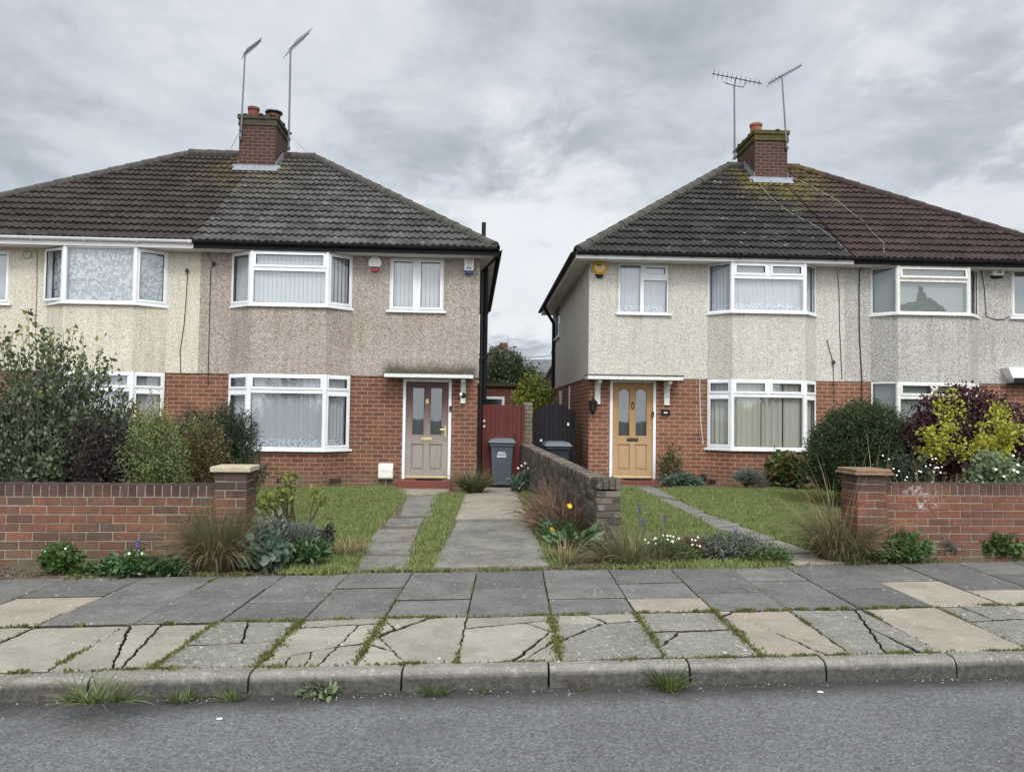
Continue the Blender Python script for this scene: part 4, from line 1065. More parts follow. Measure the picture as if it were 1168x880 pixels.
CR = {-2.80: (1, [((.34, 1), (.50, .55)), ((.30, .5), (.62, 0))]), -2.19: (2, [((0, .45), (1, .52)), ((.35, 1), (.58, .5))]),
      -1.58: (1, [((0, .80), (1, .86)), ((.78, 1), (.62, 0)), ((0, .12), (.62, .36)), ((.25, .2), (.3, 0)), ((.45, .3), (.5, 0)), ((.62, .36), (1, .44))]),
      -.97: (1, [((.0, .55), (.55, 1)), ((.05, .6), (.52, 0)), ((.0, .42), (.28, .28)), ((.1, .85), (.2, .72))]), -.33: (1, [((0, .72), (1, .86)), ((.45, 1), (1, .55)), ((.60, 0), (1, .42)), ((.75, .3), (.9, .5))]),
      .34: (2, [((0, .72), (1, .80)), ((.42, 1), (.62, .76)), ((.08, .42), (.55, .76))]), 1.03: (2, [((0, .52), (1, .55)), ((.0, .2), (.35, .52))]),
      1.69: (3, [((.18, 1), (.72, 0)), ((.50, .45), (1, .06)), ((.2, .95), (.0, .85))]), 2.33: (2, [((.92, .98), (.66, .5)), ((.68, .55), (.78, 0))]), 2.97: (3, []), 3.65: (2, [((0, .62), (1, .66)), ((.35, 1), (.4, .6))]), 4.3: (1, [((0, .5), (1, .5)), ((.5, .5), (.55, 1))]), -3.46: (1, []), -4.13: (1, [])}
mb = MB()
for a, b in zip(XS, XS[1:]):
    poly = [(a, yk(a)), (b, yk(b)), (b, ymid(b)), (a, ymid(a))]
    mi, cuts = CR.get(a, (random.choice([0, 1, 2]), []))
    P = lambda q: (a + (b - a) * q[0], (yk(a + (b - a) * q[0]) * (1 - q[1]) + ymid(a + (b - a) * q[0]) * q[1]))
    pieces = [poly]
    for p, q in cuts:
        p, q = P(p), P(q); c = ((p[0] + q[0]) / 2, (p[1] + q[1]) / 2); new = []
        for pc in pieces: new += cutpoly(pc, p, q) if inside(pc, c) else [pc]
        pieces = new
    for k, pc in enumerate(pieces):
        m_ = mi
        cy = sum(p[1] for p in pc) / len(pc)
        if a == .34 and cy > (yk(a) * .22 + ymid(a) * .78): m_ = 1
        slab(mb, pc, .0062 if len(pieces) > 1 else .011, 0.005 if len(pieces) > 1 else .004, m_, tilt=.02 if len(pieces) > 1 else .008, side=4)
for i, (a, b) in enumerate(zip(XS, XS[1:])):
    f = [.36, .62, .40, .55, .30, .66][i % 6]
    s1, s2 = random.uniform(-.03, .03), random.uniform(-.03, .03)
    la = lambda x, f: ymid(x) * (1 - f) + yback(x) * f
    cutsf = [0, f, 1.0]
    if a == 1.03: cutsf = [0, .26, .62, 1]
    if a in (-.97,): cutsf = [0, .34, 1]
    for k, (u, v) in enumerate(zip(cutsf, cutsf[1:])):
        mi = 0
        if (a == 1.03 and k == 0) or (a in (4.3, 3.65) and k == 0) or (a == -4.13 and k == 0): mi = 3
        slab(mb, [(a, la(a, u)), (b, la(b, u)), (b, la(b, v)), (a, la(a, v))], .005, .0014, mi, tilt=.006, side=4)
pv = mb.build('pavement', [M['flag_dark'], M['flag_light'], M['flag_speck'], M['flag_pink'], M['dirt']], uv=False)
tag(pv, kind='structure')
# kerb
mb = MB(); x0 = gnd(457.5, 767)[0] - .915 * 11
for k in range(24):
    a, b = x0 + .915 * k + .007, x0 + .915 * (k + 1) - .007
    prof = [(.0, -.2), (.0, .004), (-.085, .006), (-.108, -.004), (-.122, -.022), (-.130, -.05), (-.142, -.2)]
    n = 14; vs = []; dz = random.uniform(-.006, .006); dy = random.uniform(-.006, .006)
    for i in range(n + 1):
        x = a + (b - a) * i / n; e = .006 if i in (0, n) else 0
        for j, (d, z) in enumerate(prof):
            vs.append((x, yk(x) - .004 + d + dy + random.uniform(-.002, .002), z + dz - (e if 1 < j < 6 else 0) + random.uniform(-.0015, .0015)))
    m_ = len(prof)
    fs = [(i * m_ + j, i * m_ + j + 1, (i + 1) * m_ + j + 1, (i + 1) * m_ + j) for i in range(n) for j in range(m_ - 1)] + [tuple(range(m_)), tuple(range(n * m_, (n + 1) * m_))]
    mb.add(vs, fs)
tag(mb.build('kerb', M['kerb'], uv=False), kind='structure')
# garden paths and driveway
def gslab(mb, pxs, mi=0, z=.016, amp=.006, th=.06):
    P = [gp(*p) for p in pxs]; zz = sum(p[2] for p in P) / len(P)
    slab(mb, [(p[0], p[1]) for p in P], .008, amp, mi, z=zz + z, th=th, tilt=.004)
mb = MB()
gslab(mb, [(522, 592.5), (603, 592.5), (627, 646), (492, 649)], 0)
gslab(mb, [(531, 564), (588, 560), (603, 592), (519, 592.5)], 1, z=.02)
gslab(mb, [(534, 556), (588, 556), (588, 560), (531, 564)], 1, z=.012)
tag(mb.build('driveway', [M['concrete'], M['concrete_pale']], uv=False), kind='structure')
mb = MB()
for p in ([(464, 566), (500, 566), (494, 589), (456, 589)], [(443, 592), (484, 591.5), (480, 600), (438, 601)], [(429, 604), (478, 603.5), (473, 617), (421, 618)], [(420, 619), (472, 618), (468, 633), (415, 633)], [(414, 634), (469, 633.5), (466, 649), (408, 650.5)]):
    gslab(mb, p, 0, .014)
gslab(mb, [(452, 557), (513, 557), (511, 564), (450, 564)], 1, .02)
tag(mb.build('garden_path', [M['concrete'], M['concrete_pale']], uv=False), kind='structure')
mb = MB()
l_ = [(712, 554), (743, 565.5), (784, 586), (815, 603), (863, 617), (887, 633.6), (905, 645)]; r_ = [(745, 554), (774, 570.6), (804, 585), (845, 600), (887, 615.6), (930, 631), (970, 643)]
for k, (a, b, c, d) in enumerate(zip(l_, r_, r_[1:], l_[1:])): gslab(mb, [a, b, c, d], 0 if k < 4 else 1, .014, .005)
tag(mb.build('garden_path', [M['concrete'], M['concrete_pale']], uv=False), kind='structure')

# ------------------------------------------------------------------ camera
cam = bpy.data.cameras.new('camera'); co = bpy.data.objects.new('camera', cam); COL.objects.link(co); SC.camera = co
cam.sensor_fit = 'HORIZONTAL'; cam.sensor_width = 36; cam.lens = FPX / 1168 * 36; cam.clip_start = .05; cam.clip_end = 2000
c_, s_, cp, sp = math.cos(ROLL), math.sin(ROLL), math.cos(PITCH), math.sin(PITCH)
X, U, B = (c_, -s_ * sp, s_ * cp), (-s_, -c_ * sp, c_ * cp), (0, -cp, -sp)
co.matrix_world = Matrix(((X[0], U[0], B[0], 0), (X[1], U[1], B[1], 0), (X[2], U[2], B[2], CAMH), (0, 0, 0, 1)))

# ------------------------------------------------------------------ overcast sky and sun
SUN_EL, SUN_AZ = 46, 170      # azimuth the light comes from, clockwise from +Y
w = bpy.data.worlds.new('World'); SC.world = w; w.use_nodes = True
nt = w.node_tree; bg = nt.nodes['Background']
W_ = NT.__new__(NT); W_.t = nt
sky = nt.nodes.new('ShaderNodeTexSky'); sky.sky_type = 'NISHITA'; sky.sun_disc = False; sky.sun_elevation = R(SUN_EL); sky.sun_rotation = R(SUN_AZ)
d = W_.coord('Generated'); x, y, z = W_.sep(d)[:3]
zz = W_.math('ADD', W_.math('MAXIMUM', z, 0.0), .16)
cv = nt.nodes.new('ShaderNodeCombineXYZ')
W_.set(cv.inputs[0], W_.math('DIVIDE', x, zz)); W_.set(cv.inputs[1], W_.math('MULTIPLY', W_.math('DIVIDE', y, zz), .8)); cv.inputs[2].default_value = 4.2
n1 = W_.noise(cv.outputs[0], 2.5, 9, .60, dist=.2); n2 = W_.noise(cv.outputs[0], .95, 3, .5)
f = W_.math('ADD', W_.math('MULTIPLY', n1, .62), W_.math('MULTIPLY', n2, .40))
c = W_.ramp(f, (.37, (3.45, 3.95, 4.55)), (.46, (4.7, 5.2, 5.8)), (.53, (5.95, 6.4, 6.95)), (.61, (6.9, 7.2, 7.7)), (.76, (8.1, 8.2, 8.5)))
# thinner, brighter cloud low between the houses and to the right
def bright(px, py, r, k):
    dd = Vector(ray(px, py)).normalized(); vm = nt.nodes.new('ShaderNodeVectorMath'); vm.operation = 'DOT_PRODUCT'; nrm = nt.nodes.new('ShaderNodeVectorMath'); nrm.operation = 'NORMALIZE'
    nt.links.new(d, nrm.inputs[0]); nt.links.new(nrm.outputs[0], vm.inputs[0]); vm.inputs[1].default_value = dd
    t = W_.math('ADD', vm.outputs['Value'], W_.math('MULTIPLY', W_.math('SUBTRACT', n1, .5), .07))
    mr = nt.nodes.new('ShaderNodeMapRange'); mr.interpolation_type = 'SMOOTHSTEP'; W_.set(mr.inputs[0], t); mr.inputs[1].default_value = math.cos(r * 1.7); mr.inputs[2].default_value = math.cos(r * .2); mr.inputs[4].default_value = k
    return mr.outputs[0]
b_ = W_.math('ADD', W_.math('ADD', bright(600, 300, .115, .8), bright(1090, 165, .075, .4)), bright(330, 30, .09, .25))
c = W_.mix(W_.math('MINIMUM', b_, 1.0), c, (8.9, 9.0, 9.3))
# cloud is thinner (brighter) towards the zenith and the veiled sun behind the viewer
sd = Vector((math.sin(R(SUN_AZ)) * math.cos(R(SUN_EL)), math.cos(R(SUN_AZ)) * math.cos(R(SUN_EL)), math.sin(R(SUN_EL))))
nd_ = nt.nodes.new('ShaderNodeVectorMath'); nd_.operation = 'NORMALIZE'; nt.links.new(d, nd_.inputs[0]); vm = nt.nodes.new('ShaderNodeVectorMath'); vm.operation = 'DOT_PRODUCT'; nt.links.new(nd_.outputs[0], vm.inputs[0]); vm.inputs[1].default_value = sd
mr = nt.nodes.new('ShaderNodeMapRange'); mr.interpolation_type = 'SMOOTHSTEP'; W_.set(mr.inputs[0], vm.outputs['Value']); mr.inputs[1].default_value = .15; mr.inputs[2].default_value = 1.0; mr.inputs[3].default_value = 1.0; mr.inputs[4].default_value = 4.2
sc_ = nt.nodes.new('ShaderNodeVectorMath'); sc_.operation = 'SCALE'; W_.set(sc_.inputs[0], W_.mix(W_.math('MULTIPLY', W_.math('SUBTRACT', mr.outputs[0], 1.0), .25), c, (6.0, 6.05, 6.05))); W_.set(sc_.inputs[3], mr.outputs[0])
fin = W_.mix(.94, sky.outputs[0], sc_.outputs[0])
nt.links.new(fin, bg.inputs[0]); bg.inputs[1].default_value = .085
sl = bpy.data.lights.new('sun', 'SUN'); sl.energy = 1.5; sl.angle = R(15); sl.color = (1, .98, .955)
so = bpy.data.objects.new('sun', sl); COL.objects.link(so); so.rotation_euler = (-sd).to_track_quat('-Z', 'Y').to_euler(); so.location = (0, -20, 30)
SC.view_settings.view_transform = 'Standard'; SC.view_settings.look = 'None'; SC.view_settings.exposure = 0.30; SC.view_settings.gamma = 1
SC.view_settings.use_curve_mapping = False
# ------------------------------------------------------------------ garden walls of real bricks
M['oldred'] = loosebrick('weathered_red_brick', ((0, (.175, .078, .052)), (.35, (.22, .095, .062)), (.6, (.135, .068, .050)), (.8, (.12, .08, .06)), (1, (.24, .105, .068))), (.075, .058, .045), .6, (.105, .105, .07), .60)
M['newred'] = loosebrick('orange_red_brick', ((0, (.18, .074, .048)), (.4, (.225, .093, .058)), (.7, (.145, .065, .045)), (1, (.205, .095, .064))), (.09, .065, .055), .5, (.12, .105, .07), .70, None, (.78, .70, .30, .16))
M['sootbrick'] = loosebrick('blackened_mossy_brick', ((0, (.062, .054, .046)), (.35, (.10, .085, .068)), (.7, (.15, .125, .10)), (1, (.19, .165, .135))), (.04, .038, .032), .6, (.06, .058, .035), None, ((.24, .22, .18), (.10, .105, .05)))
M['yellowbrick'] = loosebrick('dirty_yellow_brick', ((0, (.20, .18, .12)), (.5, (.16, .15, .11)), (1, (.25, .22, .15))), (.09, .085, .065), .5)
M['palemortar'] = plain('pale_mortar', (.28, .25, .20), .95, .3, 25, .1, 0, .6)
M['dirtymortar'] = plain('dirty_mortar', (.10, .09, .075), .95, .3, 25, .1, 0, .6)
M['capstone'] = plain('cream_coping_stone', (.42, .36, .26), .9, .2, 16, .15, 0, .6)
M['tilecap'] = plain('clay_coping', (.24, .155, .105), .9, .35, 14, .15, 0, .6)
def bricks(mb, L, th, z0, zt, fn, course=.0885, blen=.262, soldier=.124, j=.0035, rounded=False):
    """stretcher courses up to a brick-on-edge top; mi 0 brick, 1 mortar"""
    n = int(round((zt - z0 - soldier) / course)); course = (zt - z0 - soldier) / n
    mb.box(.006, L - .006, .009, th - .009, z0, zt - .012, 1, fn)
    for k in range(n):
        a = -(blen / 2 if k % 2 else 0)
        while a < L - .01:
            s, e = max(0, a), min(L, a + blen - .0135)
            if e - s > .03:
                d = random.uniform(-j, j); r = random.uniform(-j, j) * .5
                mb.box(s, e, d, th + d * .4, z0 + k * course + r, z0 + (k + 1) * course - .0135 + r, 0, fn)
            a += blen
    a = 0
    if soldier:
        while a < L - .02:
            w = .086 + random.uniform(-.006, .008); e = min(L, a + w - .012); d = random.uniform(-j, j); h = random.uniform(-.004, .004)
            if rounded:
                pr = [(a, z0 + n * course), (e, z0 + n * course), (e, zt - .03 + h), (e - .02, zt - .004 + h), (a + .02, zt + h), (a, zt - .028 + h)]
                mb.prism(pr, d - .004, th + .004 + d, 'y', 0, fn)
            else: mb.box(a, e, d, th + d * .3, z0 + n * course, zt + h, 0, fn)
            a += w
def pier(mb, x0, y0, w, z0, zt, course=.0885, j=.0035):
    n = int(round((zt - z0) / course)); course = (zt - z0) / n
    mb.box(x0 + .009, x0 + w - .009, y0 + .009, y0 + w - .009, z0, zt - .01, 1)
    h = w / 3
    for k in range(n):
        a, b = z0 + k * course, z0 + (k + 1) * course - .0135
        def bb(p, q, r, s): d = random.uniform(-j, j); mb.box(x0 + p + d, x0 + q + d, y0 + r + d, y0 + s + d, a, b, 0)
        if k % 2 == 0:
            bb(0, 2 * h - .005, 0, h - .005); bb(2 * h + .005, w, 0, 2 * h - .005); bb(h + .005, w, 2 * h + .005, w); bb(0, h - .005, h + .005, w)
        else:
            bb(h + .005, w, 0, h - .005); bb(2 * h + .005, w, h + .005, w); bb(0, 2 * h - .005, 2 * h + .005, w); bb(0, h - .005, 0, 2 * h - .005)
WY = R(5.3)
def local_fn(x, y, z): return (x, y, z)
# left front wall: origin at its pier
pxy = gnd(243, 642)
t = thing('garden_wall', 'low weathered red brick wall with a pale capped pier in front of the tall shrubs', 'wall', (pxy[0], pxy[1], 0), WY)
Lw = 5.2; mb = MB(); bricks(mb, Lw, .22, -.12, .815, lambda x, y, z: (x - Lw - .004, y, z)); mb.build('brickwork', [M['oldred'], M['palemortar']], t, .0045, uv=False)
mb = MB(); pier(mb, 0, -.05, .335, -.12, .95); o = mb.build('pier', [M['oldred'], M['palemortar']], t, .0045, uv=False)
mb = MB(); mb.box(-.035, .375, -.09, .33, .952, 1.01); mb.build('coping', M['capstone'], o, .01)
# right front wall
pxy = gnd(977, 640)
t = thing('garden_wall', 'low orange-red brick wall with flat clay cap on its pier, below the golden shrub', 'wall', (pxy[0], pxy[1], 0), WY)
mb = MB(); bricks(mb, 5.2, .22, -.12, .87, lambda x, y, z: (x + .36, y + .03, z)); mb.build('brickwork', [M['newred'], M['palemortar']], t, .0045, uv=False)
mb = MB(); pier(mb, 0, -.02, .355, -.12, .965); o = mb.build('pier', [M['newred'], M['palemortar']], t, .0045, uv=False)
mb = MB(); mb.box(-.05, .41, -.075, .39, .967, .995); mb.box(-.03, .39, -.055, .37, .9955, 1.035); mb.build('coping', M['tilecap'], o, .012)
# dark wall between the two gardens
f0, f1 = (1.25, 9.25), (.40, 16.6)
dv = Vector((f1[0] - f0[0], f1[1] - f0[1])); Lb = dv.length; ang = math.atan2(dv.y, dv.x)
t = thing('garden_wall', 'blackened mossy brick wall running back between the driveway and the oak door garden', 'wall', (f0[0], f0[1], 0), ang)
sh = .16 / Lb
mb = MB(); bricks(mb, Lb, .20, -.12, .80, lambda x, y, z: (x + .25, y - .04, z + sh * x), rounded=True, j=.007); mb.build('brickwork', [M['sootbrick'], M['dirtymortar']], t, .007, uv=False)
mb = MB(); pier(mb, -.05, -.075, .30, -.12, .70, .085, .008)
for k in range(4): mb.prism([(-.075 + k * .0755, .71), (-.075 + k * .0755 + .069, .71), (-.075 + k * .0755 + .069, .82), (-.075 + k * .0755 + .055, .845 + random.uniform(-.01, .006)), (-.075 + k * .0755 + .012, .845), (-.075 + k * .0755, .825)], -.05, .25, 'x', 0)
mb.build('pier', [M['sootbrick'], M['dirtymortar']], t, .008, uv=False)
# ------------------------------------------------------------------ gates, gate pier, bins
def planks(label, px0, px1, ytop, depth, mat, arch=0.0, name='garden_gate', frame=True, n=8, lean=0.0):
    a, b = at(px0, 500, depth), at(px1, 500, depth); W = b[0] - a[0]; zt = at((px0 + px1) / 2, ytop, depth)[2]
    t = thing(name, label, 'gate', (a[0], depth, .0), R(2.6)); mb = MB(); w = W / n
    for k in range(n):
        f = (k + .5) / n; h = zt - arch * (2 * f - 1) ** 2 * (1 if arch else 0) + random.uniform(-.006, .006)
        h1, h2 = (zt - arch * (2 * k / n - 1) ** 2, zt - arch * (2 * (k + 1) / n - 1) ** 2) if arch else (h, h)
        x = k * w
        mb.prism([(x + .0005, .05), (x + w - .0005, .05), (x + w - .0005, h2), (x + .0005, h1)], random.uniform(-.002, .002), .022, 'y')
    o = mb.build('boards', M[mat], t, .007)
    mb = MB()
    for z in (.3, .98, zt - .35): mb.box(.02, W - .02, .023, .05, z - .05, z + .05)
    mb.build('rail', M[mat], t, .004)
    if frame:
        for x in (-.09, W + .01): mb = MB(); mb.box(x, x + .075, -.02, .075, -.1, zt - arch + .02); mb.build('post', M[mat], t, .006)
    return t, W, zt
def gatemat(name, a, b):
    m = NT(name); co = m.coord('Object'); g = m.noise(m.coord('Object', (26, 26, 1.4)), 1.3, 6, .7)
    c = m.mix(m.ramp(g, (.3, 0.0), (.7, 1.0)), a, b); c = m.mix(m.ramp(m.island(), (0, .35), (1, 0.0)), c, tuple(x * .55 for x in a))
    m.col(c); m.rough(.75); m.spec(.2); m.bump(g, .4, .004); return m.mat
M['redgate'] = gatemat('dark_red_gate_stain', (.085, .022, .019), (.130, .034, .028)); M['blackgate'] = gatemat('black_gate_paint', (.011, .010, .013), (.020, .018, .022))
t, W, zt = planks('dark red boarded garden gate behind the grey wheelie bin', 550, 594, 461.5, 16.85, 'redgate', n=9)
mb = MB(); mb.tube([(W - .12, -.03, 1.02), (W - .12, -.03, 1.16)], .012, 6); mb.tube([(W - .12, 0, 1.03), (W - .12, -.03, 1.03)], .01, 6); mb.build('latch', M['bronze'], t)
mb = MB(); [mb.box(.02, .06, -.012, -.002, z, z + .04) for z in (1.42, 1.30)]; mb.build('hinge', M['upvc'], t)
t, W, zt = planks('black boarded side gate with an arched top beside the oak door house', 611, 652, 459.5, 17.5, 'blackgate', .18, n=8)
mb = MB(); mb.box(.10, .15, -.01, -.002, .98, 1.03); mb.box(W - .1, W - .06, -.01, -.002, 1.35, 1.42); mb.build('latch', M['upvc'], t)
a = at(596.5, 470, 17.05)
t = thing('brick_gate_pier', 'narrow dirty yellow brick pier between the red gate and the black gate', 'pier', (a[0], 17.05, 0), R(2.5)); mb = MB(); pier(mb, 0, 0, .215, -.1, at(600, 458, 17.05)[2]); mb.build('brickwork', [M['yellowbrick'], M['dirtymortar']], t, .004, uv=False)
M['bin'] = plain('slate_grey_plastic', (.062, .074, .090), .45, .14, 3, .4); M['darkbin'] = plain('black_bin_plastic', (.022, .025, .030), .5, .14, 3, .3); M['binlid'] = plain('grey_plastic_lid', (.115, .13, .15), .5, .12, 4, .4)
def bin_(label, x, y, z, rz, logo=True, body='bin'):
    t = thing('wheelie_bin', label, 'bin', (x, y, z), rz, 'wheelie bins'); mb = MB()
    def ringp(w, d, zz, yo=0): return [(-w, -d + yo, zz), (w, -d + yo, zz), (w, d + yo, zz), (-w, d + yo, zz)]
    secs = [ringp(.20, .21, .03), ringp(.205, .215, .12), ringp(.235, .26, .78), ringp(.245, .275, .88), ringp(.27, .30, .885), ringp(.27, .30, .945)]
    vs = [p for s in secs for p in s]; fs = [(0, 1, 2, 3), (20, 21, 22, 23)] + [(i * 4 + j, i * 4 + (j + 1) % 4, i * 4 + 4 + (j + 1) % 4, i * 4 + 4 + j) for i in range(5) for j in range(4)]
    mb.add(vs, fs); mb.box(-.10, .10, -.225, -.2, .05, .10); mb.build('body', M[body], t, .018)
    mb = MB(); secs = [ringp(.30, .335, .95), ringp(.30, .335, .985), ringp(.25, .28, 1.035, .02), ringp(.17, .20, 1.06, .04)]
    vs = [p for s in secs for p in s]; fs = [(0, 1, 2, 3), (12, 13, 14, 15)] + [(i * 4 + j, i * 4 + (j + 1) % 4, i * 4 + 4 + (j + 1) % 4, i * 4 + 4 + j) for i in range(3) for j in range(4)]
    mb.add(vs, fs); o = mb.build('lid', M['binlid'], t, .016)
    mb = MB(); mb.tube([(-.2, .33, .99), (-.2, .38, .98), (.2, .38, .98), (.2, .33, .99)], .016, 8); mb.build('handle', M['bin'], t)
    for s in (-1, 1):
        mb = MB(); mb.lathe([(.04, -.03), (.10, -.03), (.105, -.01), (.105, .02), (.10, .03), (.04, .03)], (0, 0), 18); mb.v = [(s * .235 + zz, .22 + xx, .105 + yy) for xx, yy, zz in mb.v]; mb.build('wheel', M['rubber'], t, .004)
    if logo:
        mb = MB(); f = lambda zz: -.2155 - (zz - .12) / .66 * .045
        def pat(x0, x1, z0, z1, k=0): y0, y1 = f(z0) - .006, f(z1) - .006; mb.quad((x0, y0, z0), (x1, y0, z0 - k), (x1, y1, z1 - k), (x0, y1, z1))
        x = -.085
        for w_, k in ((.03, .004), (.022, .0), (.026, .006), (.018, .0), (.024, .004)): pat(x, x + w_, .735, .762 if w_ > .02 else .752, k); x += w_ + .006
        x = -.10
        for w_ in (.02, .026, .018, .03, .022, .026, .02): pat(x, x + w_, .695, .714); x += w_ + .006
        pat(-.11, .09, .648, .672); mb.build('logo', M['upvc'], t, uv=False, recalc=False)
    return t
g_ = gnd(571.5, 556)
bin_('slate grey wheelie bin with white lettering standing before the dark red gate', g_[0], g_[1] + .28, .012, R(2))
g_ = at(635, 505, 16.9); bin_('grey wheelie bin half hidden behind the blackened wall by the black gate', g_[0], 16.9, gz(g_[0], 16.9) - .08, R(4), False, 'darkbin')
# ------------------------------------------------------------------ behind the houses
M['farbrick'] = housebrick('garage_brick', (.17, .055, .042), (.13, .046, .036), (.22, .15, .11)); M['slate'] = plain('grey_slates', (.15, .155, .165), .8, .3, 3, .2, 0, .6); M['farwall'] = plain('buff_render', (.30, .26, .21), .9, .15, 2)
M['farroof'] = plain('brown_roof_tiles', (.075, .062, .052), .85, .3, 2.5, .2, 0, .6); M['darkglass'] = plain('dark_window_glass', (.02, .024, .026), .08, .1, 2, .6)
a, b = at(540, 437, 27), at(603, 437, 27); zt = a[2] * .5 + b[2] * .5
t = thing('brick_garage', 'flat roofed red brick outbuilding with a white window behind the red gate', 'outbuilding', (a[0], 27, 0), 0); W = b[0] - a[0]
wx0, wx1 = at(551, 455, 27)[0] - a[0], at(575.5, 455, 27)[0] - a[0]; wz = at(563, 452, 27)[2]
mb = MB(); mb.panel(FRONT, 0, W, -.3, zt - .12, [(wx0, wx1, 1.0, wz)]); mb.panel(Pl(W, 0, 0, 1), 0, 3, -.3, zt - .12); mb.panel(Pl(0, 3, 0, -1), 0, 3, -.3, zt - .12); mb.build('wall', M['farbrick'], t, recalc=False)
mb = MB(); mb.box(-.08, W + .08, -.1, 3, zt - .118, zt); mb.build('flat_roof', M['stonecap'], t, .01)
mb = MB(); mb.ring(FRONT, wx0, wx1, 1.0, wz, .09, -.08, .01); mb.box((wx0 + wx1) / 2 - .2, (wx0 + wx1) / 2 + .4, -.06, 0, wz - .5, wz - .46, 0, FRONT); o = mb.build('window', M['upvc'], t); mb = MB(); mb.quad(*[FRONT(p, -.05, q) for p, q in ((wx0, 1.0), (wx1, 1.0), (wx1, wz), (wx0, wz))]); mb.build('pane', M['darkglass'], o)
def farhouse(label, pxl, pxr, pye, pyr, depth, walls, roofm, gable, chim=None, d=7, name='house'):
    a, b = at(pxl, pye, depth), at(pxr, pye, depth); ze = (a[2] + b[2]) / 2; zr = at((pxl + pxr) / 2, pyr, depth + (0 if gable else d / 2))[2]; W = b[0] - a[0]
    t = thing(name, label, 'house', (a[0], depth, 0), 0); mb = MB()
    if gable: mb.prism([(0, -.5), (W, -.5), (W, ze), (W / 2, zr - .12), (0, ze)], 0, d, 'y')
    else: mb.prism([(0, -.5), (d, -.5), (d, ze), (d / 2, zr - .12), (0, ze)], 0, W, 'x')
    mb.build('wall', walls, t)
    mb = MB()
    if gable: 
        for s in (0, 1):
            x0, x1 = (W / 2, -.3) if s == 0 else (W / 2, W + .3); zz = ze - .3 * (zr - ze) / (W / 2)
            mb.add([(x0, -.25, zr), (x1, -.25, zz), (x1, d + .2, zz), (x0, d + .2, zr), (x0, -.25, zr - .14), (x1, -.25, zz - .14), (x1, d + .2, zz - .14), (x0, d + .2, zr - .14)], [(0, 1, 2, 3), (4, 5, 6, 7), (0, 1, 5, 4), (1, 2, 6, 5)])
    else:
        n = 14
        for k in range(n):
            f, g = k / n, (k + 1) / n; y0, y1 = -.3 + (d / 2 + .3) * f, -.3 + (d / 2 + .3) * g; z0, z1 = ze - .1 + (zr - ze + .1) * f, ze - .1 + (zr - ze + .1) * g
            mb.add([(-.3, y0, z0 + .03), (W + .3, y0, z0 + .03), (W + .3, y1, z1), (-.3, y1, z1), (-.3, y0, z0 - .03), (W + .3, y0, z0 - .03)], [(0, 1, 2, 3), (0, 1, 5, 4)])
        mb.quad((-.3, d / 2, zr), (W + .3, d / 2, zr), (W + .3, d + .3, ze - .1), (-.3, d + .3, ze - .1))
    rf = mb.build('roof', roofm, t)
    if chim:
        x, z0, z1, w = chim; mb = MB(); mb.box(x - w, x + w, 1.2, 2.2, z0, z1); mb.box(x - w - .06, x + w + .06, 1.14, 2.26, z1, z1 + .12); o = mb.build('chimney', M['farbrick'], t)
        for s in (-.5, .5): mb = MB(); mb.lathe([(.17, z1 + .12), (.14, z1 + .62), (.17, z1 + .67)], (x + s * w * 1.1, 1.7), 10); mb.build('chimney_pot', M['darkterra'], o)
    return t
D = 52.
zc0, zc1 = at(573, 398, D)[2], at(573, 394.5, D)[2]; a = at(534, 415, D); xc = at(574, 394, D)[0] - a[0]
t = farhouse('distant brown roofed house with a two-pot chimney above the dark green tree', 534, 606, 418, 392.5, D, M['farwall'], M['farroof'], True, (xc, zc0 - 1.2, zc1 - .30, .24))
ax, az0 = at(579.5, 384, D)[0], at(579.5, 397, D)[2]; az = at(579.5, 384, D)[2]
t = thing('tv_aerial', 'tiny distant aerial beside the two-pot chimney', 'aerial', (ax, D + 1.2, az0 - .6)); mb = MB(); mb.tube([(0, 0, 0), (0, 0, az - az0 + .7)], .03, 6); mb.build('mast', M['metal'], t); mb = MB(); mb.tube([(0, 0, az - az0 + .62), (.5, 0, az - az0 + .5)], .02, 5); mb.tube([(.0, 0, az - az0 + .0), (.5, 0, az - az0 + .0)], .02, 5); mb.build('elements', M['metal'], t)
farhouse('distant low house with a pale slate roof right of the dark green tree', 590, 680, 430, 410, 44., M['farwall'], M['slate'], False)
a = at(610.5, 449, 25.5); b_ = at(640, 405, 25.5)
t = thing('garden_shed', 'dark sloping shed roof edge beside the pale pebbledash side wall', 'shed', (a[0], 25.5, 0), 0); mb = MB(); sl_ = (at(622, 430, 25.5)[2] - a[2]) / (at(622, 430, 25.5)[0] - a[0])
mb.add([(0, -.1, a[2]), (2, -.1, a[2] + 2 * sl_), (2, 3, a[2] + 2 * sl_), (0, 3, a[2]), (0, -.1, a[2] - .14), (2, -.1, a[2] + 2 * sl_ - .14), (2, 3, a[2] + 2 * sl_ - .14), (0, 3, a[2] - .14)], [(0, 1, 2, 3), (4, 5, 6, 7), (0, 1, 5, 4), (0, 3, 7, 4), (1, 2, 6, 5), (2, 3, 7, 6)]); mb.build('roof', M['farroof'], t)
mb = MB(); mb.prism([(.35, -.3), (2, -.3), (2, a[2] + 2 * sl_ - .15), (.35, a[2] + .35 * sl_ - .15)], 0, 2.8, 'y'); mb.build('wall', M['farwall'], t)
p0, p1 = at(556, 392, 48.), at(640, 403, 40.)
mb = MB(); mb.tube([tuple((1 - f) * (p - q0) + f * (p2 - q0) + (0 if k != 2 else -.5 * math.sin(math.pi * f)) for k, (p, p2, q0) in enumerate(zip(p0, p1, p0))) for f in np.linspace(-.6, 1.6, 12)], .016, 5); o = mb.build('overhead_cable', M['cable']); o.location = p0; tag(o, 'thin overhead wire crossing the gap between the houses in front of the sky', 'wire')
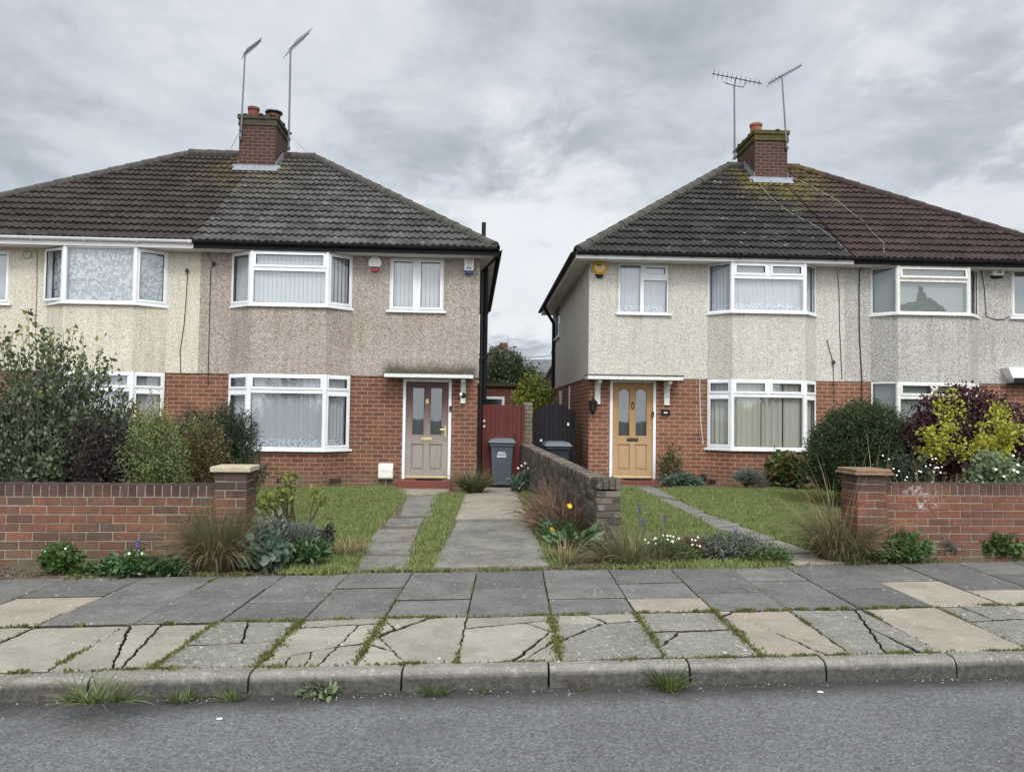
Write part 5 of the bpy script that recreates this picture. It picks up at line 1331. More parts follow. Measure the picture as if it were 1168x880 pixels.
# ------------------------------------------------------------------ vegetation
def unit(v): return v / np.maximum(1e-9, np.linalg.norm(v, axis=-1, keepdims=True))
def lumps(d, seed, k=9, amp=.22):
    r = np.random.default_rng(seed); c = unit(r.normal(size=(k, 3))); a = r.uniform(-1, 1, k)
    return 1 + amp * (np.exp(-((d[:, None, :] - c[None]) ** 2).sum(-1) * 3.2) * a).sum(1) * 1.6
def leaf_arrays(pos, dr, nr, L, W, big=False, curl=.12):
    dr = unit(dr); side = unit(np.cross(dr, nr)); nr = unit(np.cross(side, dr)); L = L[:, None]; W = W[:, None]
    if big:
        base, tip = pos, pos + dr * L - nr * L * curl
        l1, r1 = pos + dr * L * .3 + side * W * .45 + nr * W * .12, pos + dr * L * .3 - side * W * .45 + nr * W * .12
        l2, r2 = pos + dr * L * .68 + side * W * .42 + nr * W * .06, pos + dr * L * .68 - side * W * .42 + nr * W * .06
        V = np.stack([base, l1, l2, tip, r2, r1], 1).reshape(-1, 3); b = np.arange(len(pos))[:, None] * 6
        return V, np.concatenate([b + [0, 3, 2, 1], b + [0, 5, 4, 3]])
    V = np.stack([pos, pos + dr * L * .45 + side * W * .5 + nr * W * .15, pos + dr * L - nr * L * curl, pos + dr * L * .45 - side * W * .5 + nr * W * .15], 1).reshape(-1, 3)
    b = np.arange(len(pos))[:, None] * 4
    return V, b + [0, 3, 2, 1]
def prisms(P0, P1, r0, r1):
    """three sided twigs; arrays of start / end points"""
    d = unit(P1 - P0); h = np.where(np.abs(d[:, 2:3]) < .9, [[0, 0, 1.]], [[1., 0, 0]]); a = unit(np.cross(d, h)); b = np.cross(d, a); V = []
    for P, r in ((P0, r0), (P1, r1)):
        for q in (0, 2.094, 4.189): V.append(P + (a * math.cos(q) + b * math.sin(q)) * np.asarray(r).reshape(-1, 1))
    V = np.stack(V, 1).reshape(-1, 3); k = np.arange(len(P0))[:, None] * 6
    return V, np.concatenate([k + [0, 1, 4, 3], k + [1, 2, 5, 4], k + [2, 0, 3, 5]])
def cat(parts):
    V, F, n = [], [], 0
    for v, f in parts: V.append(v); F.append(f + n); n += len(v)
    return np.concatenate(V), np.concatenate(F)
M['bark'] = plain('brown_bark', (.09, .07, .052), .95, .3, 20, .1, 0, .6); M['greybark'] = plain('grey_bark', (.13, .115, .09), .95, .3, 20, .1, 0, .6); M['redtwig'] = leafmat('dry_red_brown_twigs', ((0, (.13, .06, .042)), (.5, (.19, .115, .08)), (1, (.27, .19, .13))), .9, .1)
G = lambda *s: tuple((i / (len(s) - 1), c) for i, c in enumerate(s))
M['lf_shrub'] = leafmat('grey_green_leaves', G((.058, .084, .040), (.09, .122, .060), (.07, .098, .052), (.15, .175, .09)), .42, .22, .5)
M['lf_tip'] = leafmat('yellow_green_young_leaves', G((.15, .18, .035), (.25, .27, .06), (.10, .14, .035)), .5, .3)
M['lf_purple'] = leafmat('dark_purple_leaves', G((.018, .012, .018), (.030, .018, .026), (.05, .032, .042)), .5, .12)
M['lf_vari'] = leafmat('cream_edged_leaves', G((.13, .18, .055), (.21, .26, .09), (.09, .135, .045), (.36, .37, .19)), .5, .25)
M['lf_gold'] = leafmat('golden_leaves', G((.36, .35, .035), (.50, .47, .06), (.28, .31, .035), (.56, .52, .12)), .5, .3)
M['lf_oldgold'] = leafmat('dull_gold_leaves', G((.27, .24, .04), (.38, .33, .06), (.19, .19, .04)), .5, .3)
M['lf_rust'] = leafmat('bronze_leaves', G((.17, .10, .035), (.10, .085, .03), (.23, .16, .06), (.08, .095, .035)), .5, .2)
M['lf_conifer'] = leafmat('dark_evergreen_needles', G((.018, .034, .016), (.030, .052, .024), (.045, .070, .034)), .55, .1)
M['lf_yew'] = leafmat('deep_green_clipped_leaves', G((.020, .040, .014), (.034, .062, .020), (.050, .085, .028), (.075, .095, .035)), .5, .12)
M['lf_smoke'] = leafmat('maroon_leaves', G((.045, .014, .022), (.070, .022, .030), (.10, .040, .045), (.032, .013, .02)), .5, .2)
M['lf_fresh'] = leafmat('fresh_green_leaves', G((.07, .13, .035), (.10, .17, .05), (.055, .10, .03)), .45, .25)
M['lf_dock'] = leafmat('glossy_green_leaves', G((.035, .085, .03), (.055, .12, .04), (.09, .16, .06)), .35, .2, .5)
M['lf_blue'] = leafmat('blue_green_leaves', G((.10, .16, .11), (.075, .125, .09), (.15, .21, .15)), .6, .2)
M['lf_silver'] = leafmat('silver_green_leaves', G((.17, .19, .165), (.12, .14, .12), (.23, .25, .21)), .7, .15)
M['lf_pale'] = leafmat('pale_green_leaves', G((.17, .23, .12), (.23, .29, .16), (.12, .18, .08)), .55, .3)
M['lf_red'] = leafmat('green_and_red_leaves', G((.07, .11, .03), (.10, .14, .04), (.045, .08, .025), (.16, .05, .03)), .45, .2)
M['lf_tree'] = leafmat('mid_green_tree_leaves', G((.035, .06, .026), (.055, .09, .036), (.08, .12, .05)), .5, .2)
M['lf_bg'] = leafmat('yellow_green_hedge_leaves', G((.17, .23, .035), (.30, .36, .055), (.42, .44, .09), (.10, .15, .03)), .5, .25)
M['petal'] = plain('white_petals', (.80, .80, .76), .7, .05); M['petaly'] = plain('yellow_petals', (.75, .50, .02), .6, .1); M['petalp'] = plain('violet_petals', (.085, .07, .20), .7, .2, 30); M['petalk'] = plain('pale_pink_petals', (.62, .42, .40), .7, .15, 30)
M['straw'] = leafmat('dry_straw_blades', G((.28, .21, .12), (.38, .30, .18), (.22, .17, .09), (.20, .19, .09)), .8, .2)
M['sedge'] = leafmat('dull_green_sedge_blades', G((.10, .115, .05), (.15, .155, .075), (.20, .18, .10), (.075, .095, .04)), .6, .25)
M['grassblade'] = leafmat('green_grass_blades', G((.09, .14, .035), (.13, .18, .05), (.17, .20, .07), (.065, .11, .03)), .6, .3)
def scatter_leaves(P, D, size, asp, rg, spread=.05, flat=.3, big=False, jit=.8):
    n = len(P); pos = P + rg.normal(size=(n, 3)) * spread
    dr = unit(D) + rg.normal(size=(n, 3)) * jit
    nr = rg.normal(size=(n, 3)) * .7 + [0, -flat * .8, flat * 1.6]
    L = size * rg.uniform(.6, 1.3, n); return leaf_arrays(pos, dr, nr, L, L * asp, big)
def bush(name, label, cat_, px, py, size, leaf, mats, ntw=220, per=26, seed=1, up=.25, low=.0, amp=.25, t0=.4, stems=6, bark='bark', lsize=.05, asp=.5, spread=.035, depth=None, big=False, jit=.8, extra=None, stem_h=None, power=1.0, tw=.004, group=None, mode='dome'):
    """size = (rx, ry, h); twigs run from the stems out to an uneven outline and carry the leaves"""
    x, y, z = gp(px, py)
    if depth: q = at(px, py, depth); x, y = q[0], depth; z = gz(x, y)
    rg = np.random.default_rng(seed); rx, ry, h = size
    t = thing(name, label, cat_, (x, y, z), 0, group)
    d = unit(rg.normal(size=(ntw, 3))); d[:, 2] = np.abs(d[:, 2]) * rg.choice([1, 1, 1, -.55], ntw) + up * .4; d = unit(d)
    zc = low + (h - low) * .42
    rad = lumps(d, seed + 50, 11, amp) * rg.uniform(.80, 1.06, ntw)
    T = d * [rx, ry, h - zc] * rad[:, None]; T[:, 2] = np.where(T[:, 2] < 0, T[:, 2] * (zc - low) / max(.01, h - zc), T[:, 2]) + zc
    if mode == 'shoots':     # upright shoots from a low framework
        a = rg.uniform(0, 2 * np.pi, ntw); r = np.sqrt(rg.uniform(0, 1, ntw)); ex = r * np.cos(a); ey = r * np.sin(a)
        T = np.stack([ex * rx, ey * ry, low + (h - low) * (1 - .55 * r ** 2) * rg.uniform(.55, 1.0, ntw) * lumps(np.stack([ex, ey, 0 * ex], 1), seed + 50, 9, amp)], 1)
        S = np.stack([ex * rx * .55, ey * ry * .55, low + (T[:, 2] - low) * .18], 1)
    else: S = np.array([0, 0, zc * .75]) + (T - [0, 0, zc * .75]) * .22
    S += rg.normal(size=S.shape) * .03
    mid = (S + T) / 2 + rg.normal(size=S.shape) * .05 * np.array([rx, ry, h])
    tt = t0 + (1.02 - t0) * rg.uniform(0, 1, (ntw, per)) ** power
    tt = tt[..., None]; Pt = ((1 - tt) ** 2 * S[:, None] + 2 * tt * (1 - tt) * mid[:, None] + tt ** 2 * T[:, None]); Dt = (2 * (1 - tt) * (mid - S)[:, None] + 2 * tt * (T - mid)[:, None])
    Pt = Pt.reshape(-1, 3); Dt = unit(Dt.reshape(-1, 3)) + np.array([0, 0, up])
    keep = Pt[:, 2] > .02; Pt, Dt = Pt[keep], Dt[keep]
    mats = mats if isinstance(mats, list) else [mats]
    V, F = scatter_leaves(Pt, Dt, lsize, asp, rg, spread, big=big, jit=jit)
    mi = None
    if len(mats) > 1:
        hz = Pt[:, 2] / h + rg.normal(size=len(Pt)) * .12; mm = (hz > .80).astype(int) * (rg.uniform(size=len(Pt)) < .6); mi = np.concatenate([mm, mm]) if big else mm
    raw('foliage', V, F, [M[m] for m in mats], t, mi=mi)
    a = rg.uniform(0, 2 * np.pi, stems); B = np.stack([np.cos(a) * rx * .22, np.sin(a) * ry * .22, np.zeros(stems) - .03], 1)
    near = B[rg.integers(0, stems, ntw)]
    hub = near * np.array([1.7, 1.7, 0]) + np.array([0, 0, 1]) * S[:, 2:3] * .8
    parts = [prisms(S, mid, tw * 1.4, tw), prisms(mid, T, tw, tw * .5)]
    k = min(ntw, stems * 7); parts.append(prisms(hub[:k], S[:k], tw * 2.2, tw * 1.4))
    for i in range(stems): parts.append(prisms(B[i:i + 1], B[i:i + 1] * [1.7, 1.7, 0] + [[0, 0, zc * .85]], max(.012, tw * 4), max(.007, tw * 2.2)))
    V, F = cat(parts); raw('stems', V, F, M[bark], t)
    return t
def blades(n, r, L, lean, droop, w, rg, ry=None, az=None, seg=5, twist=.3):
    """arching grass blades as tapered strips, origin at the tuft's foot"""
    a = rg.uniform(0, 2 * np.pi, n) if az is None else az; rr = np.sqrt(rg.uniform(0, 1, n)) * r
    P = np.stack([np.cos(a) * rr, np.sin(a) * rr * (ry / r if ry else 1), np.zeros(n)], 1); a = a + rg.normal(size=n) * .5
    L = rg.uniform(*L, n); le = rg.uniform(*lean, n); dr = rg.uniform(*droop, n); side = np.stack([-np.sin(a), np.cos(a), rg.normal(size=n) * twist], 1)
    V = []; step = (L / seg)[:, None]
    for k in range(seg + 1):
        f = k / seg; ww = (w * (1 - f ** 1.6) * .5 + .0006)
        V += [P + side * ww, P - side * ww]
        th = le + dr * ((k + .5) / seg) ** 1.3
        P = P + np.stack([np.sin(th) * np.cos(a), np.sin(th) * np.sin(a), np.cos(th)], 1) * step
    V = np.stack(V, 1).reshape(-1, 3); b = np.arange(n)[:, None] * (2 * seg + 2)
    F = np.concatenate([b + [2 * k, 2 * k + 1, 2 * k + 3, 2 * k + 2] for k in range(seg)])
    return V, F, P
def tuft(name, label, px, py, groups, seed=1, cat_='grass', depth=None, group=None):
    x, y, z = gp(px, py)
    if depth: x, y = at(px, py, depth)[0], depth; z = gz(x, y)
    rg = np.random.default_rng(seed); t = thing(name, label, cat_, (x, y, z - .01), 0, group)
    for nm, mat, kw in groups:
        off = kw.pop('off', (0, 0)); V, F, P = blades(rg=rg, **kw); V = V + [off[0], off[1], 0]; raw(nm, V, F, M[mat], t)
    return t
def flowers(t, pts, r, mat, nm='flower', spike=0):
    """small flower heads as children of their plant"""
    x0, y0, z0 = t.location; rg = np.random.default_rng(int(abs(pts[0][0]) * 997) % 9999)
    for p in pts:
        mb = MB(); c = Vector((p[0] - x0, p[1] - y0, p[2] - z0))
        if spike:
            mb.tube([tuple(c + Vector((.01, 0, -spike * .9 - .24))), tuple(c + Vector((0, 0, -spike * .9)))], .003, 4); mb.tube([tuple(c + Vector((0, 0, -spike * k))) for k in (1, .75, .5, .25, 0)], [r * .6, r, r * .9, r * .75, r * .3], 7)
            for k in range(26):
                q = c + Vector((random.uniform(-1, 1) * r * 1.2, random.uniform(-1, 1) * r * 1.2, -spike * random.random())); mb.lathe([(.002, 0), (.008, .008), (.004, .018)], (0, 0), 5); n_ = 15; mb.v[-n_:] = [(a + q.x, b + q.y, d + q.z) for a, b, d in mb.v[-n_:]]
        else:
            n = 6; nrm = Vector((random.uniform(-.4, .4), -.75, .65)).normalized(); u = nrm.cross(Vector((0, 0, 1))).normalized(); v = nrm.cross(u)
            for k in range(n):
                a = 2 * math.pi * k / n; e = (u * math.cos(a) + v * math.sin(a)); s = (u * -math.sin(a) + v * math.cos(a))
                mb.add([tuple(c), tuple(c + e * r * .6 + s * r * .42 + nrm * r * .15), tuple(c + e * r + nrm * r * .25), tuple(c + e * r * .6 - s * r * .42 + nrm * r * .15)], [(0, 1, 2, 3)])
        mb.build(nm, mat, t, uv=False, recalc=False)
# ------------------------------------------------------------------ shrubs behind the left front wall
bush('tall_shrub', 'tall loose grey-green shrub with upright shoots at the left edge of the photo', 'shrub', 48, 590, (1.22, .80, 2.76), 0, ['lf_shrub', 'lf_tip'], 300, 66, 3, up=.5, low=.25, amp=.3, t0=.02, stems=9, bark='greybark', lsize=.062, asp=.58, spread=.035, depth=9.4, mode='shoots', tw=.006, jit=.65, big=True)
bush('purple_shrub', 'blackish purple shrub between the tall shrub and the cream-edged shrub', 'shrub', 132, 590, (.46, .42, 1.42), 0, 'lf_purple', 300, 46, 5, up=.1, low=.15, amp=.25, t0=.35, lsize=.032, asp=.6, spread=.03, depth=9.25)
bush('yellowing_shrub', 'spindly yellow-leaved shrub rising behind the blackish purple shrub', 'shrub', 160, 590, (.50, .35, 1.86), 0, 'lf_oldgold', 110, 40, 6, up=.4, low=.6, amp=.35, t0=.45, lsize=.040, asp=.5, spread=.03, depth=10.0, mode='shoots')
bush('cream_edged_shrub', 'pale cream-edged shrub leaning over the weathered wall', 'shrub', 185, 590, (.46, .40, 1.62), 0, 'lf_vari', 260, 48, 7, up=.15, low=.1, amp=.3, t0=.35, lsize=.034, asp=.45, spread=.03, depth=9.1)
bush('bronze_shrub', 'rusty bronze and green shrub behind the pale capped pier', 'shrub', 228, 590, (.38, .36, 1.58), 0, ['lf_rust', 'lf_vari'], 220, 46, 8, up=.1, low=.1, amp=.22, t0=.35, lsize=.030, asp=.5, spread=.028, depth=9.6)
bush('dark_evergreen', 'large dark feathery evergreen in front of the lower bay of the brown house', 'shrub', 240, 560, (.78, .62, 1.92), 0, 'lf_conifer', 520, 66, 9, up=.35, low=.1, amp=.3, t0=.40, lsize=.070, asp=.13, spread=.03, depth=11.6, jit=.5)
bush('sprawling_cotoneaster', 'thin twiggy shrub with tiny leaves against the white bay window', 'shrub', 286, 560, (.24, .22, 1.48), 0, 'lf_conifer', 24, 40, 10, up=.5, low=.5, amp=.3, t0=.1, lsize=.035, asp=.5, spread=.015, depth=10.9, mode='shoots')
bush('low_leafy_plant', 'low dark green plant against the brick behind the pale capped pier', 'plant', 300, 553, (.26, .24, .42), 0, 'lf_fresh', 60, 16, 11, up=.3, low=.02, lsize=.06, asp=.5, spread=.03)
# in front of the left wall
tuft('ornamental_grass', 'big dry fountain grass clump against the pale capped pier', 246, 648, [('green_blades', 'sedge', dict(n=820, r=.13, L=(.42, .80), lean=(.02, .55), droop=(.1, 1.1), w=.006)), ('dry_blades', 'straw', dict(n=1000, r=.14, L=(.45, .80), lean=(.20, .80), droop=(.7, 1.8), w=.0055))], 21)
t = bush('weed_clump', 'round leafy green weed at the foot of the wall, leftmost of the wall weeds', 'weed', 70, 654, (.21, .13, .26), 0, 'lf_fresh', 110, 16, 22, up=.2, low=.0, lsize=.045, asp=.75, spread=.02, stems=4)
x0, y0, z0 = t.location; flowers(t, [(x0 + .06, y0 - .05, z0 + .25), (x0 - .12, y0 - .08, z0 + .23)], .011, M['petal'])
bush('trailing_weed', 'small sprawling green weed just right of the round leafy weed', 'weed', 96, 655, (.11, .09, .10), 0, 'lf_fresh', 30, 14, 23, lsize=.04, asp=.7, spread=.02, stems=3)
t = bush('weed_patch', 'low weeds with one violet flower spike at the foot of the weathered wall', 'weed', 150, 656, (.28, .13, .17), 0, ['lf_dock', 'lf_fresh'], 90, 15, 24, up=.3, low=.0, lsize=.055, asp=.5, spread=.02, stems=4)
x0, y0, z0 = t.location; flowers(t, [(*gnd(156, 655), .32)], .015, M['petalp'], 'flower_spike', .08); flowers(t, [(x0 + .0, y0 - .06, z0 + .22), (x0 + .12, y0 - .05, z0 + .22)], .014, M['petal'])
bush('weed_patch', 'flat green weeds hard against the left edge of the fountain grass', 'weed', 190, 655, (.20, .12, .13), 0, 'lf_dock', 60, 13, 25, up=.3, low=.0, lsize=.06, asp=.5, spread=.02, stems=4)
bush('mallow_plant', 'broad leaved blue-green plant right of the fountain grass', 'plant', 300, 650, (.24, .17, .34), 0, 'lf_blue', 46, 6, 26, up=.1, low=.0, lsize=.10, asp=.9, spread=.03, stems=4, big=True)
bush('lavender_bush', 'grey-green lavender mound beside the broad leaved plant', 'plant', 338, 636, (.30, .24, .42), 0, 'lf_silver', 190, 20, 27, up=.8, low=.0, lsize=.055, asp=.12, spread=.015, stems=6, jit=.4)
bush('tall_mallow_leaves', 'silvery green leafy stems against the right face of the pale capped pier', 'plant', 305, 640, (.22, .17, .55), 0, 'lf_silver', 40, 12, 28, up=.5, low=.12, lsize=.085, asp=.4, spread=.02, stems=4, mode='shoots')
bush('rose_bush', 'bare stemmed rose with yellow-green leaves at its tips on the left lawn', 'plant', 331, 622, (.42, .28, .86), 0, 'lf_tip', 16, 24, 29, up=.3, low=.2, amp=.3, t0=.72, lsize=.060, asp=.6, spread=.035, stems=5, mode='shoots', tw=.010, bark='bark')
bush('dead_flower_stem', 'dark dead seed stem standing near the front of the left lawn', 'plant', 372, 636, (.09, .07, .42), 0, 'lf_purple', 9, 34, 30, up=.6, low=.1, t0=.3, lsize=.03, asp=.6, spread=.02, stems=2, mode='shoots')
bush('leafy_weed', 'leafy green weed right of the lavender mound', 'weed', 355, 646, (.20, .14, .24), 0, 'lf_dock', 34, 8, 31, up=.6, low=.0, lsize=.10, asp=.32, spread=.02, stems=4, big=True)
tuft('dry_grass_tuft', 'pale dry grass tuft beside the stepping stones', 397, 632, [('dry_blades', 'straw', dict(n=260, r=.15, L=(.10, .28), lean=(.2, 1.0), droop=(.2, 1.0), w=.006))], 32)
# between the houses
tuft('sedge_clump', 'arching green sedge clump beside the step of the faded door', 539, 562, [('blades', 'sedge', dict(n=620, r=.17, L=(.42, .75), lean=(.1, .75), droop=(.6, 1.7), w=.011))], 33)
t = bush('sedum_plant', 'blue-green mounded plant with pale pink flower heads right of the wheelie bin', 'plant', 607, 561, (.44, .36, .40), 0, 'lf_blue', 150, 15, 34, up=.2, low=.0, lsize=.075, asp=.5, spread=.03, stems=5)
x0, y0, z0 = t.location; flowers(t, [(x0 - .30 + .07 * k, y0 - .2, z0 + .50 + .05 * (k % 3)) for k in range(6)], .030, M['petalk']); flowers(t, [(x0 + .28, y0 - .35, z0 + .2), (x0 + .24, y0 - .36, z0 + .14)], .03, M['petal'])
tuft('dead_bramble', 'tangle of red-brown dead twigs in the bed below the blackened wall', 640, 600, [('twigs', 'redtwig', dict(n=900, r=.34, ry=1.25, L=(.35, .85), lean=(.0, 1.1), droop=(.2, 1.9), w=.010, twist=1.0)), ('dry_leaves', 'straw', dict(n=420, r=.36, ry=1.3, L=(.1, .35), lean=(.0, 1.3), droop=(.2, 1.2), w=.014))], 35, 'plant')
t = bush('dandelion_weeds', 'sparse weeds with two yellow flowers along the driveway edge', 'weed', 640, 618, (.30, .55, .26), 0, ['lf_dock', 'lf_fresh'], 60, 9, 36, up=.5, low=.0, lsize=.075, asp=.25, spread=.03, stems=5)
a = at(649.5, 577, 10.3); b = at(629.5, 604.5, 9.6); flowers(t, [a, b], .042, M['petaly'])
tuft('bed_grass', 'green grass edging the bed beside the pale driveway', 622, 598, [('blades', 'grassblade', dict(n=520, r=.25, ry=1.6, L=(.08, .22), lean=(.0, .8), droop=(.1, .9), w=.009))], 37)
bush('dock_plant', 'big dark green dock leaves at the foot of the blackened pier', 'weed', 655, 628, (.30, .22, .22), 0, 'lf_dock', 30, 3, 38, up=.25, low=.0, t0=.45, lsize=.17, asp=.34, spread=.02, stems=5, big=True, jit=.35)
tuft('dry_grass_tuft', 'bleached dry stalks below the dock leaves at the driveway corner', 645, 640, [('dry_blades', 'straw', dict(n=120, r=.18, L=(.12, .34), lean=(.0, 1.1), droop=(.1, .9), w=.009)), ('green_blades', 'grassblade', dict(n=240, r=.3, ry=.14, L=(.06, .16), lean=(.0, .9), droop=(.1, .9), w=.008))], 39)
# right garden front edge
t = tuft('wild_grass_clump', 'rough brown and green grass with lavender spikes at the foot of the blackened pier', 725, 641, [('green_blades', 'sedge', dict(n=520, r=.42, ry=.22, L=(.2, .55), lean=(.0, .8), droop=(.2, 1.4), w=.007)), ('dry_blades', 'straw', dict(n=260, r=.46, ry=.22, L=(.2, .55), lean=(.2, 1.2), droop=(.2, 1.9), w=.006))], 40)
flowers(t, [at(734, 592, 9.0), at(758, 588, 9.0), at(729, 577, 9.3)], .011, M['petalp'], 'flower_spike', .085)
t = bush('daisy_clump', 'low green mat with small white daisies at the pavement edge', 'plant', 768, 639, (.36, .20, .20), 0, 'lf_fresh', 130, 16, 41, up=.3, low=.0, lsize=.035, asp=.4, spread=.03, stems=5)
x0, y0, z0 = t.location; rg = np.random.default_rng(4); flowers(t, [(x0 + rg.uniform(-.33, .3), y0 + rg.uniform(-.18, .1), z0 + rg.uniform(.15, .27)) for _ in range(22)], .012, M['petal'])
bush('faded_heather', 'pinkish brown faded heather mound among the daisies', 'plant', 790, 637, (.19, .15, .23), 0, 'redtwig', 110, 14, 42, up=.6, lsize=.035, asp=.3, spread=.02, stems=4)
t = bush('silver_edging_plant', 'spreading silvery ground cover with violet spikes beside the oak door path', 'plant', 832, 638, (.50, .24, .26), 0, ['lf_silver', 'lf_fresh'], 200, 16, 43, up=.3, low=.0, lsize=.045, asp=.3, spread=.03, stems=6)
flowers(t, [at(839, 604, 8.9), at(844.5, 609, 8.9)], .012, M['petalp'], 'flower_spike', .08)
bush('green_mat_plant', 'flat green mat plant at the corner of the path and the pavement', 'plant', 868, 640, (.36, .20, .15), 0, 'lf_fresh', 130, 16, 44, up=.2, low=.0, lsize=.035, asp=.4, spread=.03, stems=5)
t = tuft('tall_grass_clump', 'tall arching grass with bleached seed stalks against the clay capped pier', 958, 638, [('green_blades', 'sedge', dict(n=480, r=.22, L=(.4, .95), lean=(.05, .7), droop=(.5, 1.9), w=.009)), ('dry_blades', 'straw', dict(n=420, r=.22, L=(.4, .95), lean=(.05, .7), droop=(.5, 1.8), w=.010)), ('seed_stalks', 'straw', dict(n=20, r=.15, L=(.9, 1.6), lean=(.0, .35), droop=(.1, .9), w=.012))], 45)
bush('geranium_plant', 'round green geranium at the foot of the clay capped pier', 'plant', 1031, 640, (.30, .18, .30), 0, 'lf_fresh', 130, 13, 46, up=.2, low=.0, lsize=.06, asp=.9, spread=.02, stems=4)
bush('weed_clump', 'loose weeds between the tall grass clump and the geranium', 'weed', 1001, 640, (.22, .13, .16), 0, 'lf_fresh', 60, 12, 47, up=.4, low=.0, lsize=.06, asp=.4, spread=.02, stems=4)
bush('grey_mound_plant', 'small grey-green mound halfway along the orange-red wall', 'plant', 1075, 637, (.22, .14, .30), 0, 'lf_silver', 190, 16, 48, up=.5, low=.0, lsize=.035, asp=.3, spread=.015, stems=4)
bush('geranium_plant', 'rightmost low green plant at the foot of the orange-red wall', 'plant', 1138, 637, (.30, .17, .30), 0, 'lf_fresh', 120, 14, 49, up=.2, low=.0, lsize=.055, asp=.8, spread=.02, stems=4)
# planting below the oak door house
bush('wall_climber', 'thin leafy climber on the brick right of the oak door', 'plant', 765, 553, (.26, .16, 1.15), 0, 'lf_red', 14, 26, 50, up=.5, low=.1, t0=.15, lsize=.075, asp=.55, spread=.05, stems=2, mode='shoots', tw=.007)
bush('silver_rockery_plant', 'low blue-green plant spreading at the brick foot right of the red step', 'plant', 778, 556, (.46, .22, .28), 0, 'lf_blue', 120, 12, 51, up=.2, lsize=.07, asp=.45, spread=.03, stems=5)
bush('purple_tuft', 'tiny dark purple tuft at the brick foot left of the lower bay', 'plant', 801, 553, (.10, .1, .22), 0, 'lf_smoke', 30, 10, 52, up=.4, lsize=.06, asp=.3, spread=.02, stems=3)
bush('lavender_bush', 'grey-green lavender ball under the cream curtained bay', 'plant', 855, 557, (.34, .28, .40), 0, 'lf_silver', 240, 16, 53, up=.6, low=.0, lsize=.07, asp=.12, spread=.02, stems=6, jit=.4)
bush('hydrangea_bush', 'rounded bush of green and reddish leaves under the cream curtained bay', 'shrub', 903, 557, (.52, .40, .74), 0, 'lf_red', 150, 14, 54, up=.1, low=.0, lsize=.12, asp=.6, spread=.04, stems=6, big=True)
# big shrubs at the right
bush('clipped_yew', 'large dark green dome of clipped evergreen left of the maroon bush', 'shrub', 985, 578, (.98, .80, 1.80), 0, 'lf_yew', 1900, 40, 55, up=.1, low=.0, amp=.07, t0=.70, lsize=.045, asp=.36, spread=.04, depth=13.2)
bush('maroon_bush', 'tall maroon leaved smoke bush behind the golden shrub', 'shrub', 1104, 578, (1.12, .75, 2.06), 0, 'lf_smoke', 620, 46, 56, up=.2, low=.1, amp=.16, t0=.4, lsize=.058, asp=.75, spread=.04, depth=12.6)
bush('golden_shrub', 'bright golden yellow shrub spilling in front of the maroon bush', 'shrub', 1126, 585, (.98, .30, 1.76), 0, 'lf_gold', 28, 100, 57, up=.0, low=.85, amp=.8, t0=.55, lsize=.052, asp=.75, spread=.055, depth=11.4)
t = bush('snowberry_bush', 'dark shrub dotted with white berries behind the clay capped pier', 'shrub', 1030, 590, (.52, .36, 1.15), 0, 'lf_conifer', 150, 24, 58, up=.2, low=.1, lsize=.045, asp=.6, spread=.03, depth=10.4)
x0, y0, z0 = t.location; rg = np.random.default_rng(9); flowers(t, [(x0 + rg.uniform(-.42, .42), y0 - .36 + rg.uniform(-.03, .08), z0 + rg.uniform(.55, 1.1)) for _ in range(34)], .013, M['petal'])
t = bush('pale_hydrangea', 'pale green leafy shrub behind the right wall, in front of the maroon bush', 'shrub', 1138, 590, (.46, .34, 1.22), 0, ['lf_pale', 'lf_pale'], 120, 26, 59, up=.15, low=.3, lsize=.065, asp=.6, spread=.04, depth=10.0, big=True)
x0, y0, z0 = t.location; flowers(t, [(x0 + rg.uniform(-.4, .4), y0 - .33, z0 + rg.uniform(.7, 1.15)) for _ in range(8)], .02, M['petal'])
bush('grey_twiggy_plant', 'greyish twiggy plant behind the wall at the right edge', 'plant', 1176, 590, (.26, .25, .98), 0, 'lf_silver', 110, 22, 60, up=.3, low=.2, lsize=.04, asp=.4, spread=.02, depth=9.8)
tuft('dry_grass_tuft', 'bleached grass stalks leaning over the top of the orange-red wall', 1062, 590, [('dry_blades', 'straw', dict(n=90, r=.5, ry=.1, L=(.75, 1.2), lean=(-.2, .4), droop=(.2, 1.2), w=.009))], 61, depth=9.4)
tuft('dry_grass_tuft', 'bleached thin stalks rising beside the clay capped pier from behind', 1000, 590, [('dry_blades', 'straw', dict(n=9, r=.12, L=(1.1, 1.55), lean=(-.1, .2), droop=(.1, .6), w=.012))], 62, depth=9.3)
# behind the houses
def tree(name, label, px, ytop, depth, rx, ry, zlow, mat, seed, n=420, per=30, ls=.13, cat_='tree'):
    a = at(px, ytop, depth); t = bush(name, label, cat_, px, 470, (rx, ry, a[2]), 0, mat, n, per, seed, up=.2, low=zlow, amp=.3, t0=.45, lsize=ls, asp=.5, spread=.07, depth=depth, stems=5, tw=.02)
    for ch in t.children:
        if ch.name.startswith('foliage'): ch.name = 'crown'
        if ch.name.startswith('stems'): ch.name = 'trunk'
    t.location.z = 0
tree('garden_tree', 'dark green bushy tree beyond the brick outbuilding between the houses', 583, 398, 34., 1.65, 1.6, 1.0, 'lf_tree', 71, 520, 34, .12)
tree('golden_conifer', 'yellow-green bush above the red gate beside the pale side wall', 606, 427, 20.5, .62, .6, .4, 'lf_bg', 72, 420, 36, .075, 'shrub')
